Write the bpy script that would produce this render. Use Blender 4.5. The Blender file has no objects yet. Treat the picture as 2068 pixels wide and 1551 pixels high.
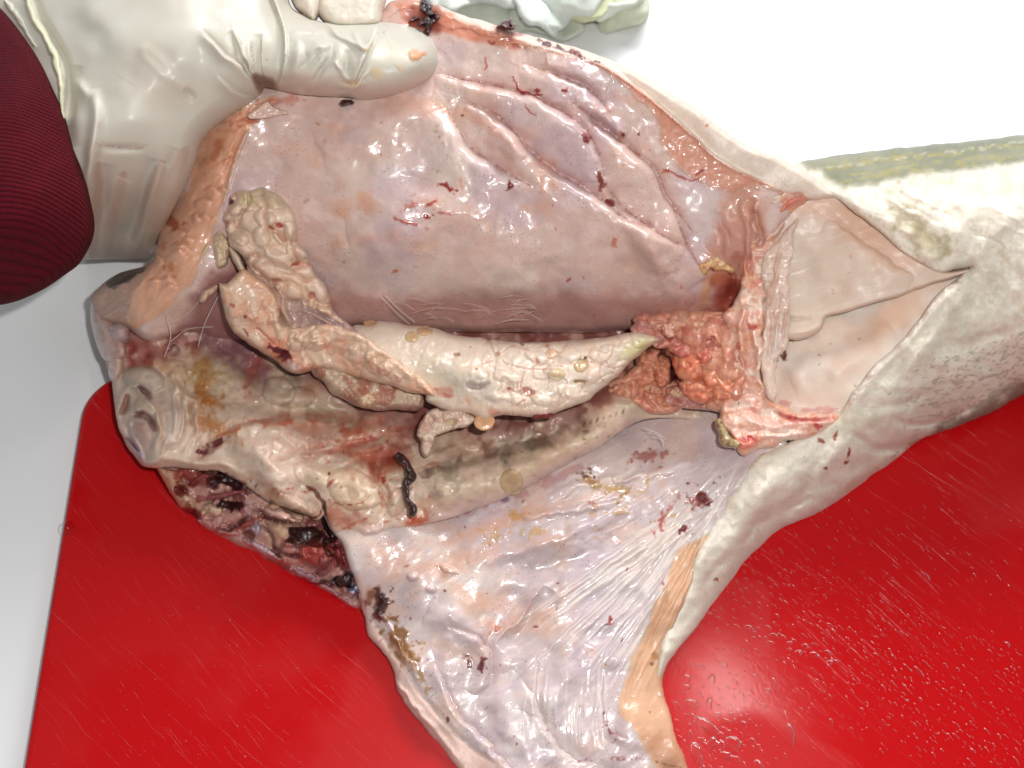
import bpy, math
import numpy as np

# ---------------------------------------------------------------- camera, world, light
W, H, F, PITCH = 2068, 1551, 2200.0, math.radians(62)
CAMY, CAMZ = -235.0, 441.0            # millimetres
SP, CP = math.sin(PITCH), math.cos(PITCH)
sc = bpy.context.scene
col = sc.collection
cam_d = bpy.data.cameras.new('camera'); cam = bpy.data.objects.new('camera', cam_d); col.objects.link(cam)
cam.location = (0, CAMY/1000, CAMZ/1000); cam.rotation_euler = (math.pi/2 - PITCH, 0, 0)
cam_d.sensor_width = 36; cam_d.lens = 36*F/W; cam_d.clip_start = 0.01; cam_d.clip_end = 50
cam_d.dof.use_dof = True; cam_d.dof.focus_distance = 0.43; cam_d.dof.aperture_fstop = 13
sc.camera = cam
sc.cycles.transparent_max_bounces = 24
wd = bpy.data.worlds.new('World'); sc.world = wd; wd.use_nodes = True
wd.node_tree.nodes['Background'].inputs[0].default_value = (0.93, 0.97, 1.0, 1)
wd.node_tree.nodes['Background'].inputs[1].default_value = 0.25
sc.view_settings.view_transform = 'Standard'; sc.view_settings.look = 'None'; sc.view_settings.exposure = 0.12
def area(name, loc, target, sx, sy, power, colr, spread=180):
    d = bpy.data.lights.new(name, 'AREA'); d.shape = 'RECTANGLE'; d.size = sx; d.size_y = sy; d.energy = power; d.color = colr
    d.spread = math.radians(spread)
    o = bpy.data.objects.new(name, d); col.objects.link(o); o.location = loc
    v = np.array(target, float) - np.array(loc, float); v /= np.linalg.norm(v)
    from mathutils import Vector
    o.rotation_euler = Vector(v).to_track_quat('-Z', 'Y').to_euler(); return o
area('window_light', (0.5, 1.25, 1.0), (0.05, 0.05, 0.05), 1.1, 0.5, 26, (0.98, 0.99, 1.0))
area('ceiling_panel', (0.38, 0.16, 1.5), (0.05, 0.0, 0.0), 0.16, 0.04, 0.9, (1.0, 0.985, 0.95))
area('fill_light_left', (-1.3, 1.5, 1.0), (0, 0, 0), 0.9, 0.5, 5.5, (0.97, 0.99, 1.0))  # added fill from back left to brighten the board, no window known there
area('camera_flash', (0.04, CAMY/1000+0.02, CAMZ/1000+0.025), (0.0, 0.02, 0.05), 0.014, 0.009, 1.3, (1.0, 0.99, 0.97))

# ---------------------------------------------------------------- helpers
def unproj(px, py, z):
    """photo point -> place in the world at height z (mm); metres out"""
    px = np.asarray(px, float); py = np.asarray(py, float); z = np.asarray(z, float)
    v = H/2 - py
    t = (z - CAMZ) / (-F*SP + CP*v)
    return np.stack([t*(px - W/2), CAMY + t*(F*CP + SP*v), z + 0*px], -1) * 0.001
def catmull(pts, closed=True, step=5.0):
    P = np.array(pts, float); n = len(P); out = []
    for i in range(n if closed else n-1):
        if closed: p0, p1, p2, p3 = P[i-1], P[i], P[(i+1) % n], P[(i+2) % n]
        else: p0, p1, p2, p3 = P[max(i-1, 0)], P[i], P[i+1], P[min(i+2, n-1)]
        m = max(1, int(np.linalg.norm((p2-p1)[:2])/step))
        t = (np.arange(m)/m)[:, None]
        out.append(0.5*((2*p1) + (-p0+p2)*t + (2*p0-5*p1+4*p2-p3)*t*t + (-p0+3*p1-3*p2+p3)*t**3))
    if not closed: out.append(P[-1:])
    return np.concatenate(out)
_tab = {}
def vnoise(x, y, seed):
    if seed not in _tab: _tab[seed] = np.random.RandomState(seed).rand(256, 256)*2-1
    T = _tab[seed]
    xi = np.floor(x).astype(int); yi = np.floor(y).astype(int); fx = x-xi; fy = y-yi
    fx = fx*fx*fx*(fx*(fx*6-15)+10); fy = fy*fy*fy*(fy*(fy*6-15)+10)
    a = T[xi & 255, yi & 255]; b = T[(xi+1) & 255, yi & 255]; c = T[xi & 255, (yi+1) & 255]; d = T[(xi+1) & 255, (yi+1) & 255]
    return (a*(1-fx)+b*fx)*(1-fy)+(c*(1-fx)+d*fx)*fy
def fbm(x, y, s, octv=4, seed=1, sx=1.0, sy=1.0, ang=0.0, gain=0.5):
    if ang:
        c, d = math.cos(ang), math.sin(ang); x, y = x*c+y*d, -x*d+y*c
    r = 0*x; a = 1.0; tot = 0; f = 1.0/s
    for o in range(octv):
        r = r + a*vnoise(x*f*sx+37.7*o, y*f*sy+11.3*o, seed+o); tot += a; a *= gain; f *= 2.03
    return r/tot*1.5
def ss(a, b, v):
    t = np.clip((v-a)/(b-a), 0, 1); return t*t*(3-2*t)
def seg_dist(x, y, P):
    """distance, fraction along, signed side to a polyline"""
    best = np.full(x.shape, 1e9); tt = np.zeros(x.shape); sd = np.zeros(x.shape)
    L = np.concatenate([[0], np.cumsum(np.hypot(*np.diff(P[:, :2], axis=0).T))]); tot = max(L[-1], 1e-6)
    for i in range(len(P)-1):
        ax, ay = P[i, :2]; dx, dy = P[i+1, 0]-ax, P[i+1, 1]-ay; l2 = dx*dx+dy*dy+1e-9
        t = np.clip(((x-ax)*dx+(y-ay)*dy)/l2, 0, 1); ex = x-ax-t*dx; ey = y-ay-t*dy; d = ex*ex+ey*ey
        m = d < best
        best[m] = d[m]; tt[m] = (L[i]+t[m]*math.sqrt(l2))/tot; sd[m] = np.sign(dx*ey-dy*ex)[m]
    return np.sqrt(best), tt, sd
def inside(x, y, P):
    c = np.zeros(x.shape, bool); n = len(P)
    for i in range(n):
        x1, y1 = P[i-1]; x2, y2 = P[i]
        if y1 == y2: continue
        lo, hi = min(y1, y2), max(y1, y2)
        m = (y >= lo) & (y < hi)
        if m.any():
            idx = np.nonzero(m)[0]
            xx = x1+(y[idx]-y1)*(x2-x1)/(y2-y1)
            c[idx[x[idx] < xx]] ^= True
    return c
def tps(ctrl, x, y, smooth=1e-3):
    C = np.array(ctrl, float); c = C[:, :2]/500; z = C[:, 2]; n = len(C)
    def phi(r2): return np.where(r2 > 1e-12, 0.5*r2*np.log(r2+1e-12), 0)
    r2 = ((c[:, None]-c[None])**2).sum(-1)
    A = np.zeros((n+3, n+3)); A[:n, :n] = phi(r2)+np.eye(n)*smooth; A[:n, n] = 1; A[:n, n+1:] = c; A[n, :n] = 1; A[n+1:, :n] = c.T
    w = np.linalg.solve(A, np.concatenate([z, [0, 0, 0]]))
    out = w[n]+w[n+1]*x/500+w[n+2]*y/500
    for k in range(n):
        out = out+w[k]*phi((x/500-c[k, 0])**2+(y/500-c[k, 1])**2)
    return out
def s2l(c):
    c = np.clip(c, 0, 1); return np.where(c <= 0.04045, c/12.92, ((c+0.055)/1.055)**2.4)
def rgb(r, g, b): return np.array([r, g, b])/255.0
def mesh_obj(name, co, quads, mat, parent=None, colr=None, smooth=True):
    me = bpy.data.meshes.new(name); quads = np.asarray(quads, np.int32); k = quads.shape[1]
    me.vertices.add(len(co)); me.vertices.foreach_set('co', np.ascontiguousarray(co, np.float32).ravel())
    me.loops.add(quads.size); me.loops.foreach_set('vertex_index', quads.ravel())
    me.polygons.add(len(quads)); me.polygons.foreach_set('loop_start', np.arange(0, quads.size, k, dtype=np.int32))
    me.update(calc_edges=True)
    if smooth: me.polygons.foreach_set('use_smooth', np.ones(len(quads), bool))
    if colr is not None:
        a = me.color_attributes.new('Col', 'FLOAT_COLOR', 'POINT'); a.data.foreach_set('color', np.ascontiguousarray(colr, np.float32).ravel())
    me.validate(); me.materials.append(mat)
    o = bpy.data.objects.new(name, me); col.objects.link(o)
    if parent: o.parent = parent
    return o
ALB = 0.86
class Patch:
    """a sheet of tissue, cloth or rubber: a traced outline, heights in mm, relief, colour, and a rim with real thickness"""
    def __init__(s, outline, ctrl, base, step=2.0, edge=(14, 6), rough=0, seed=1, jag=0, closed=True, raw=False):
        O = np.array(outline, float) if raw else catmull(outline, True, 5.0)
        if jag:
            k = np.arange(len(O))*5.0
            d = np.roll(O, -1, 0)-np.roll(O, 1, 0); nrm = np.stack([d[:, 1], -d[:, 0]], 1)/(np.hypot(*d.T)[:, None]+1e-9)
            O = O+nrm*(jag*fbm(k, k*0, 26, 3, seed+50))[:, None]
        s.O = O; s.step = step
        x0, y0 = O.min(0)-step*2; x1, y1 = O.max(0)+step*2
        gx = np.arange(x0, x1, step); gy = np.arange(y0, y1, step); nx, ny = len(gx), len(gy)
        # coarse distance to the outline, refined near it
        cs = step*4; cx = np.arange(x0, x1+2*cs, cs); cy = np.arange(y0, y1+2*cs, cs)
        OC = np.vstack([O, O[:1]]); CX, CY = np.meshgrid(cx, cy)
        cd = seg_dist(CX.ravel(), CY.ravel(), OC)[0].reshape(CX.shape)
        X, Y = np.meshgrid(gx, gy); X = X.ravel(); Y = Y.ravel()
        u = (X-x0)/cs; v = (Y-y0)/cs; ui = u.astype(int); vi = v.astype(int); fu = u-ui; fv = v-vi
        d = (cd[vi, ui]*(1-fu)+cd[vi, ui+1]*fu)*(1-fv)+(cd[vi+1, ui]*(1-fu)+cd[vi+1, ui+1]*fu)*fv
        ins = inside(X, Y, O)
        near = d < step*3.5+4
        xs, ys = X[near], Y[near]
        bd = np.full(xs.shape, 1e9); bx = np.zeros(xs.shape); by = np.zeros(xs.shape)
        for i in range(len(OC)-1):
            ax, ay = OC[i]; dx, dy = OC[i+1]-OC[i]; l2 = dx*dx+dy*dy+1e-9
            m = (xs > min(ax, ax+dx)-14-step*3) & (xs < max(ax, ax+dx)+14+step*3) & (ys > min(ay, ay+dy)-14-step*3) & (ys < max(ay, ay+dy)+14+step*3)
            if not m.any(): continue
            j = np.nonzero(m)[0]
            t = np.clip(((xs[j]-ax)*dx+(ys[j]-ay)*dy)/l2, 0, 1); qx = ax+t*dx; qy = ay+t*dy; dd = (xs[j]-qx)**2+(ys[j]-qy)**2
            k = dd < bd[j]; jj = j[k]; bd[jj] = dd[k]; bx[jj] = qx[k]; by[jj] = qy[k]
        bd = np.sqrt(bd); d[near] = bd
        insn = ins[near]; snap = (~insn) & (bd < step*1.5) | insn & (bd < step*0.35)
        keep = ins.copy(); kn = np.nonzero(near)[0]
        keep[kn[snap]] = True
        X[kn[snap]] = bx[snap]; Y[kn[snap]] = by[snap]; d[kn[snap]] = 0
        K = keep.reshape(ny, nx); IN = (ins & (d > 0)).reshape(ny, nx)
        c4 = K[:-1, :-1] & K[1:, :-1] & K[:-1, 1:] & K[1:, 1:]
        ci = IN[:-1, :-1] | IN[1:, :-1] | IN[:-1, 1:] | IN[1:, 1:]
        jy, ix = np.nonzero(c4 & ci); a = jy*nx+ix
        q = np.stack([a+nx, a+nx+1, a+1, a], 1)
        used = np.unique(q); remap = np.full(nx*ny, -1); remap[used] = np.arange(len(used))
        s.q = remap[q]; s.x = X[used]; s.y = Y[used]; s.d = d[used]
        s.Z = tps(ctrl, s.x, s.y) if ctrl is not None and not callable(ctrl) else (ctrl(s.x, s.y) if ctrl is not None else 0*s.x)
        w, h = edge
        if w: s.Z -= h*(1-np.sqrt(np.clip(1-(1-np.clip(s.d/w, 0, 1))**2, 0, 1)))
        s.C = np.tile(np.array(base, float), (len(s.x), 1)); s.zn = np.zeros(len(s.x), int)
    # --- selections and relief
    def near(s, P, r):
        P = np.atleast_2d(P); lo = P[:, :2].min(0)-r; hi = P[:, :2].max(0)+r
        return np.nonzero((s.x > lo[0]) & (s.x < hi[0]) & (s.y > lo[1]) & (s.y < hi[1]))[0]
    def ridge(s, pts, w, h, taper=1, c=None, a=0.6, cw=None, wob=0, seed=3):
        P = catmull(pts, False, 8); j = s.near(P, w*3.2+4)
        if not len(j): return
        x, y = s.x[j], s.y[j]
        if wob: x, y = x+wob*fbm(x, y, 30, 2, seed), y+wob*fbm(x, y, 30, 2, seed+9)
        d, t, _ = seg_dist(x, y, P); tp = np.sin(np.pi*np.clip(t, 0.001, 0.999))**0.5 if taper else 1.0
        g = np.exp(-(d/w)**2); s.Z[j] += h*g*tp
        if c is not None:
            k = (a*np.exp(-(d/(cw or w))**2)*tp)[:, None]; s.C[j] = s.C[j]*(1-k)+c*k
    def fold(s, pts, w1, w2, h, c=None, a=0.5, wob=0, seed=4):
        """one side stands proud and drops sharply onto the other"""
        P = catmull(pts, False, 8); j = s.near(P, w1*3+4)
        if not len(j): return
        x, y = s.x[j], s.y[j]
        if wob: x, y = x+wob*fbm(x, y, 30, 2, seed), y+wob*fbm(x, y, 30, 2, seed+9)
        d, t, sd = seg_dist(x, y, P); tp = np.sin(np.pi*np.clip(t, 0.001, 0.999))**0.6
        xx = d/(w1*0.6); f = np.where(sd > 0, xx*np.exp(1-xx)-0.55*np.exp(-d/4.0), -0.55*np.exp(-d/w2))
        s.Z[j] += h*f*tp
        if c is not None:
            k = (a*np.exp(-(d/(w2*0.7))**2)*tp*(sd < 0))[:, None]; s.C[j] = s.C[j]*(1-k)+c*k
    def line(s, pts, w, c, a=0.8, brk=0, seed=7, taper=1, wob=3, h=0):
        P = catmull(pts, False, 8); j = s.near(P, w*3+6+wob)
        if not len(j): return
        x, y = s.x[j], s.y[j]
        xx, yy = x+wob*fbm(x, y, 22, 2, seed), y+wob*fbm(x, y, 22, 2, seed+9)
        d, t, _ = seg_dist(xx, yy, P); tp = np.sin(np.pi*np.clip(t, 0.001, 0.999))**0.5 if taper else 1.0
        g = ss(1.3, 0.55, d/(w*(0.4+0.6*tp)))
        if brk: g = g*ss(-0.1-0.5*(1-brk), 0.35, fbm(x, y, max(6, w*2.2), 3, seed+20))
        k = (a*g)[:, None]; s.C[j] = s.C[j]*(1-k)+c*k
        if h: s.Z[j] += h*g
    def blob(s, cx, cy, rx, ry, ang=0, h=0, c=None, a=0.8, rag=0.25, seed=5, soft=0.35, prof='dome'):
        R = max(rx, ry)*1.7+4; j = s.near([[cx, cy]], R)
        if not len(j): return
        x, y = s.x[j]-cx, s.y[j]-cy; A = math.radians(ang); ca, sa = math.cos(A), math.sin(A)
        u = (x*ca+y*sa)/rx; v = (-x*sa+y*ca)/ry; r = np.sqrt(u*u+v*v)
        if rag: r = r*(1+rag*.75*fbm(s.x[j], s.y[j], max(7, min(rx, ry)*1.1), 2, seed+int(cx+cy) % 97))
        if h:
            if prof == 'dome': s.Z[j] += h*np.sqrt(np.clip(1-r*r, 0, 1))
            else: s.Z[j] += h*np.exp(-r*r*1.6)
        if c is not None:
            k = (a*ss(1+soft, 1-soft, r))[:, None]; s.C[j] = s.C[j]*(1-k)+c*k
    def relief(s, sc_, amp, octv=4, seed=11, mask=None, **k):
        amp = amp*(0.8 if sc_ >= 40 else 0.5 if sc_ >= 9 else 0.55); n = fbm(s.x, s.y, sc_, octv, seed, **k)*amp; s.Z += n if mask is None else n*mask
    def billow(s, sc_, amp, seed=11, mask=None, warp=0, octv=3, **k):
        x, y = s.x, s.y
        if warp: x, y = x+warp*fbm(x, y, sc_*1.5, 2, seed+31), y+warp*fbm(x, y, sc_*1.5, 2, seed+41)
        n = np.abs(fbm(x, y, sc_, octv, seed, **k)); n = np.sqrt(np.clip(n, 0, 1))
        s.Z += amp*(n if mask is None else n*mask); return n
    def tint(s, sc_, c, a=0.5, lo=0.0, hi=0.5, seed=21, octv=4, mask=None, **k):
        n = ss(lo, hi, fbm(s.x, s.y, sc_, octv, seed, **k))*a
        if mask is not None: n = n*mask
        n = n[:, None]; s.C = s.C*(1-n)+c*n
    def zone(s, poly, c=None, a=1.0, soft=10, idn=None, rag=0, seed=9, h=0):
        P = catmull(poly, True, 8); j = s.near(P, soft*2+rag+4)
        x, y = s.x[j], s.y[j]
        if rag: x, y = x+rag*fbm(x, y, 26, 3, seed), y+rag*fbm(x, y, 26, 3, seed+7)
        ins = inside(x, y, P); d = seg_dist(x, y, np.vstack([P, P[:1]]))[0]; sd = np.where(ins, d, -d)
        m = ss(-soft, soft, sd)
        if c is not None: k = (a*m)[:, None]; s.C[j] = s.C[j]*(1-k)+c*k
        if idn is not None: s.zn[j[sd > 0]] = idn
        if h: s.Z[j] += h*m
        full = np.zeros(len(s.x)); full[j] = m; return full
    def specks(s, n, c, r=(1.5, 4), box=None, a=0.8, seed=1, elong=2, mask=None):
        R = np.random.RandomState(seed); x0, x1, y0, y1 = box if box else (s.x.min(), s.x.max(), s.y.min(), s.y.max())
        for i in range(n):
            px, py = R.uniform(x0, x1), R.uniform(y0, y1); rr = R.uniform(*r)
            s.blob(px, py, rr*R.uniform(1, elong), rr, R.uniform(0, 180), c=c, a=a*R.uniform(0.4, 1), rag=0.5, seed=i)
    # --- output
    def build(s, names, mats, parent, skirt=10.0, floor=None, close=False, labels=None):
        co = unproj(s.x, s.y, s.Z)
        C = np.concatenate([s2l(s.C*(np.array([1.0, 0.962, 0.932]) if parent is fish else 1.0))*ALB, np.ones((len(s.x), 1))], 1)
        # rim: boundary edges pushed straight back, away from the surface
        q = s.q; e = np.concatenate([q[:, [0, 1]], q[:, [1, 2]], q[:, [2, 3]], q[:, [3, 0]]])
        key = np.minimum(e[:, 0], e[:, 1]).astype(np.int64)*10**7+np.maximum(e[:, 0], e[:, 1])
        u, first, cnt = np.unique(key, return_index=True, return_counts=True); be = e[first[cnt == 1]]
        objs = []; zq = s.zn[q].max(1); zb = np.minimum(s.zn[be[:, 0]], s.zn[be[:, 1]])
        camp = np.array([0, CAMY, CAMZ])*0.001
        for zid, nm in enumerate(names):
            qq = q[zq == zid]
            if not len(qq): continue
            bb = be[zb == zid]; bv = np.unique(bb) if len(bb) else np.array([], int)
            n0 = len(co); ray = co[bv]-camp; ray /= np.linalg.norm(ray, axis=1)[:, None]+1e-12
            push = skirt*0.001*np.ones(len(bv))
            if floor is not None: push = np.maximum(0.0003, (co[bv][:, 2]-floor*0.001)/np.maximum(-ray[:, 2], 0.3))
            cen = co[q].mean((0, 1)); b2 = co[bv]+ray*push[:, None]
            if close: b2 = b2+(cen+ray*push[:, None]*1.0-co[bv])*0.02
            m = {v: n0+i for i, v in enumerate(bv)}
            sk = np.array([[a, m[a], m[b], b] for a, b in bb]) if len(bb) else np.zeros((0, 4), int)
            allco = np.concatenate([co, b2]); allC = np.concatenate([C, C[bv]])
            Q = np.concatenate([qq, sk]).astype(np.int64)
            if close and len(bb):
                allco = np.concatenate([allco, [cen+(cen-camp)/np.linalg.norm(cen-camp)*skirt*0.0016]]); allC = np.concatenate([allC, C[:1]]); z = len(allco)-1
                Q = np.concatenate([Q, np.array([[m[a], z, z, m[b]] for a, b in bb])])
            used = np.unique(Q); rm = np.full(len(allco), -1); rm[used] = np.arange(len(used)); Q = rm[Q]
            tri = Q[:, 1] == Q[:, 2]
            if tri.any():
                Qt = np.concatenate([Q[~tri][:, [0, 1, 2]], Q[~tri][:, [0, 2, 3]], Q[tri][:, [0, 1, 3]]]); o = mesh_obj(nm, allco[used], Qt, mats[zid], parent, allC[used])
            else: o = mesh_obj(nm, allco[used], Q, mats[zid], parent, allC[used])
            if labels and labels[zid]: o['label'] = labels[zid]
            objs.append(o)
        return objs
def tube(name, pts, r, mat, parent=None, c=(0.8, 0.7, 0.6), k=6):
    """pts: (px, py, z mm, radius factor optional)"""
    P = np.array(pts, float); R = P[:, 3] if P.shape[1] > 3 else np.ones(len(P))
    S = catmull(np.column_stack([P[:, :3], R]), False, 6); A = unproj(S[:, 0], S[:, 1], S[:, 2]); n = len(A)
    T = np.gradient(A, axis=0); T /= np.linalg.norm(T, axis=1)[:, None]+1e-12
    U = np.cross(T, [0.1, 0.2, 1]); U /= np.linalg.norm(U, axis=1)[:, None]+1e-12; V = np.cross(T, U)
    th = np.arange(k)*2*math.pi/k; rr = r*0.001*S[:, 3]
    rr = rr*(1+0.18*fbm(np.arange(n)*6.0, np.zeros(n)+P[0, 0], 14, 2, 3))
    co = (A[:, None]+rr[:, None, None]*(np.cos(th)[None, :, None]*U[:, None]+np.sin(th)[None, :, None]*V[:, None])).reshape(-1, 3)
    q = [[i*k+j, i*k+(j+1) % k, (i+1)*k+(j+1) % k, (i+1)*k+j] for i in range(n-1) for j in range(k)]
    C = np.tile(np.append(s2l(np.array(c))*ALB, 1), (len(co), 1))
    return mesh_obj(name, co, q, mat, parent, C)
def ribbon(pts, w0, wob=0.25, seed=0):
    P = catmull([p[:2] for p in pts], False, 5); n = len(P); T = np.gradient(P, axis=0); T /= np.linalg.norm(T, axis=1)[:, None]+1e-9
    N = np.stack([-T[:, 1], T[:, 0]], 1); ws = np.interp(np.linspace(0, 1, n), np.linspace(0, 1, len(pts)), [p[2] if len(p) > 2 else 1 for p in pts])*w0
    k = np.arange(n)*5.0
    a = P+N*(ws*(1+wob*fbm(k, k*0, 20, 2, seed)))[:, None]; b = P-N*(ws*(1+wob*fbm(k, k*0+99, 20, 2, seed+3)))[:, None]
    return np.concatenate([a, P[-1:]+T[-1:]*ws[-1]*0.8, b[::-1], P[:1]-T[:1]*ws[0]*0.8])
def ell(cx, cy, rx, ry, ang=0, rag=0.12, seed=0, n=26):
    t = np.arange(n)*2*math.pi/n; r = 1+rag*fbm(np.cos(t)*20+cx, np.sin(t)*20+cy, 18, 2, 60+seed); A = math.radians(ang)
    x, y = rx*r*np.cos(t), ry*r*np.sin(t); return np.stack([cx+x*math.cos(A)-y*math.sin(A), cy+x*math.sin(A)+y*math.cos(A)], 1)
def empty(name, loc, label, cat, group=None):
    o = bpy.data.objects.new(name, None); col.objects.link(o); o['label'] = label; o['category'] = cat
    if group: o['group'] = group
    o.empty_display_size = 0.02
    return o

# ---------------------------------------------------------------- materials
def mat(name, rough=0.4, coat=0.0, coat_r=0.08, sss=0.0, sss_r=(2.5, 1.0, 0.7), bump=((900, 0.15),), coatbump=None, colr=None, dots=None, spec=0.5, trans=0, ior=1.45, mottle=0.0, roughvar=0.0, extra=None, alpha=1.0):
    m = bpy.data.materials.new(name); m.use_nodes = True; N = m.node_tree.nodes; L = m.node_tree.links; b = N['Principled BSDF']
    tc = N.new('ShaderNodeTexCoord'); P = tc.outputs['Object']
    if colr is None:
        at = N.new('ShaderNodeVertexColor'); at.layer_name = 'Col'; src = at.outputs[0]
    else:
        r = N.new('ShaderNodeRGB'); r.outputs[0].default_value = (*s2l(np.array(colr))*ALB, 1); src = r.outputs[0]
    def noise(scale, detail=4, rgh=0.55):
        n = N.new('ShaderNodeTexNoise'); n.inputs['Scale'].default_value = scale; n.inputs['Detail'].default_value = detail; n.inputs['Roughness'].default_value = rgh; L.new(P, n.inputs['Vector']); return n
    if mottle:
        n = noise(700, 6, 0.7); mr = N.new('ShaderNodeMapRange'); mr.inputs[1].default_value = 0.3; mr.inputs[2].default_value = 0.7; mr.inputs[3].default_value = 1-mottle; mr.inputs[4].default_value = 1+mottle*0.6; L.new(n.outputs[0], mr.inputs[0])
        mx = N.new('ShaderNodeVectorMath'); mx.operation = 'SCALE'; L.new(src, mx.inputs[0]); L.new(mr.outputs[0], mx.inputs['Scale']); src = mx.outputs[0]
    if dots:
        sc_, r0, cc, strength = dots
        v = N.new('ShaderNodeTexVoronoi'); v.inputs['Scale'].default_value = sc_; L.new(P, v.inputs['Vector'])
        mr = N.new('ShaderNodeMapRange'); mr.inputs[1].default_value = r0; mr.inputs[2].default_value = r0*0.5; mr.inputs[3].default_value = 0; mr.inputs[4].default_value = strength; L.new(v.outputs['Distance'], mr.inputs[0])
        n = noise(60, 3); m2 = N.new('ShaderNodeMapRange'); m2.inputs[1].default_value = 0.42; m2.inputs[2].default_value = 0.58; L.new(n.outputs[0], m2.inputs[0])
        mu = N.new('ShaderNodeMath'); mu.operation = 'MULTIPLY'; L.new(mr.outputs[0], mu.inputs[0]); L.new(m2.outputs[0], mu.inputs[1])
        mix = N.new('ShaderNodeMix'); mix.data_type = 'RGBA'; L.new(mu.outputs[0], mix.inputs[0]); L.new(src, mix.inputs[6]); mix.inputs[7].default_value = (*s2l(np.array(cc)), 1); src = mix.outputs[2]
    L.new(src, b.inputs['Base Color'])
    b.inputs['Roughness'].default_value = rough; b.inputs['Specular IOR Level'].default_value = spec; b.inputs['IOR'].default_value = ior
    b.inputs['Alpha'].default_value = alpha
    if roughvar:
        n = noise(120, 4); mr = N.new('ShaderNodeMapRange'); mr.inputs[1].default_value = 0.35; mr.inputs[2].default_value = 0.65; mr.inputs[3].default_value = rough-roughvar; mr.inputs[4].default_value = rough+roughvar; L.new(n.outputs[0], mr.inputs[0]); L.new(mr.outputs[0], b.inputs['Roughness'])
    def bumps(lst):
        prev = None
        for it in lst:
            scale, dist = it[0], it[1]
            n = noise(scale, 3); bp = N.new('ShaderNodeBump'); bp.inputs['Strength'].default_value = 1.0; bp.inputs['Distance'].default_value = dist*0.001; L.new(n.outputs[0], bp.inputs['Height'])
            if prev: L.new(prev.outputs[0], bp.inputs['Normal'])
            prev = bp
        return prev
    if bump: L.new(bumps(bump).outputs[0], b.inputs['Normal'])
    if coat:
        b.inputs['Coat Weight'].default_value = coat; b.inputs['Coat Roughness'].default_value = coat_r; b.inputs['Coat IOR'].default_value = 1.4
        if coatbump: L.new(bumps(coatbump).outputs[0], b.inputs['Coat Normal'])
    if sss:
        b.inputs['Subsurface Weight'].default_value = sss; b.inputs['Subsurface Radius'].default_value = sss_r; b.inputs['Subsurface Scale'].default_value = 0.001
    if trans: b.inputs['Transmission Weight'].default_value = trans
    if extra: extra(m, N, L, b, P, src)
    return m
M = {}
M['lining'] = mat('wet_lining', 0.33, 0.9, 0.075, 0.3, bump=((900, 0.09),), coatbump=((170, 0.26), (480, 0.08)), dots=(640, 0.21, rgb(80, 70, 95), 0.6), mottle=0.05)
M['flesh'] = mat('cut_flesh', 0.4, 0.6, 0.1, 0.5, (5, 2, 1.2), bump=((500, 0.08), (1800, 0.05)), coatbump=((500, 0.16),), mottle=0.06)
M['skin'] = mat('pale_fish_skin', 0.5, 0.2, 0.2, 0.25, bump=((1500, 0.10), (400, 0.08)), coatbump=((800, 0.2),), dots=(1000, 0.24, rgb(120, 115, 90), 0.45), mottle=0.12)
M['muscle'] = mat('raw_muscle', 0.5, 0.1, 0.2, 0.4, (4, 2, 1.3), bump=((350, 0.05), (1400, 0.05)), coatbump=((500, 0.1),), mottle=0.04)
M['gonad'] = mat('milt', 0.38, 0.6, 0.08, 0.3, (2.5, 1.5, 1.0), bump=((600, 0.12),), coatbump=((380, 0.35),), mottle=0.03)
M['floor'] = mat('cavity_membrane', 0.4, 0.7, 0.07, 0.2, bump=((600, 0.10),), coatbump=((330, 0.45), (1000, 0.15)), dots=(700, 0.17, rgb(50, 45, 50), 0.6), mottle=0.08)
M['fat'] = mat('fatty_lumps', 0.4, 0.7, 0.08, 0.5, (5, 2, 1), bump=((700, 0.1),), coatbump=((400, 0.25),), mottle=0.08)
M['septum'] = mat('torn_connective', 0.4, 0.75, 0.07, 0.35, (3, 1.5, 1.0), bump=((450, 0.2), (1300, 0.1)), coatbump=((450, 0.35),), mottle=0.08)
M['clot'] = mat('clotted_blood', 0.45, 0.5, 0.1, 0, bump=((700, 0.2),), coatbump=((500, 0.2),), mottle=0.3)
M['dark'] = mat('bloody_throat', 0.35, 0.8, 0.09, 0.15, bump=((500, 0.3),), coatbump=((400, 0.5),), mottle=0.15)
M['nodule'] = mat('translucent_cyst', 0.25, 0.8, 0.06, 0.6, (3, 2, 1), bump=((900, 0.05),), coatbump=((500, 0.1),))
M['latex'] = mat('latex_glove', 0.45, 0.12, 0.22, 0.55, (2.5, 1.6, 1.2), bump=((160, 0.03), (2500, 0.012)), mottle=0.02, roughvar=0.08)
M['strand'] = mat('membrane_strand', 0.35, 0.6, 0.1, 0.5, (3, 2, 1.5), bump=None)
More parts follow.
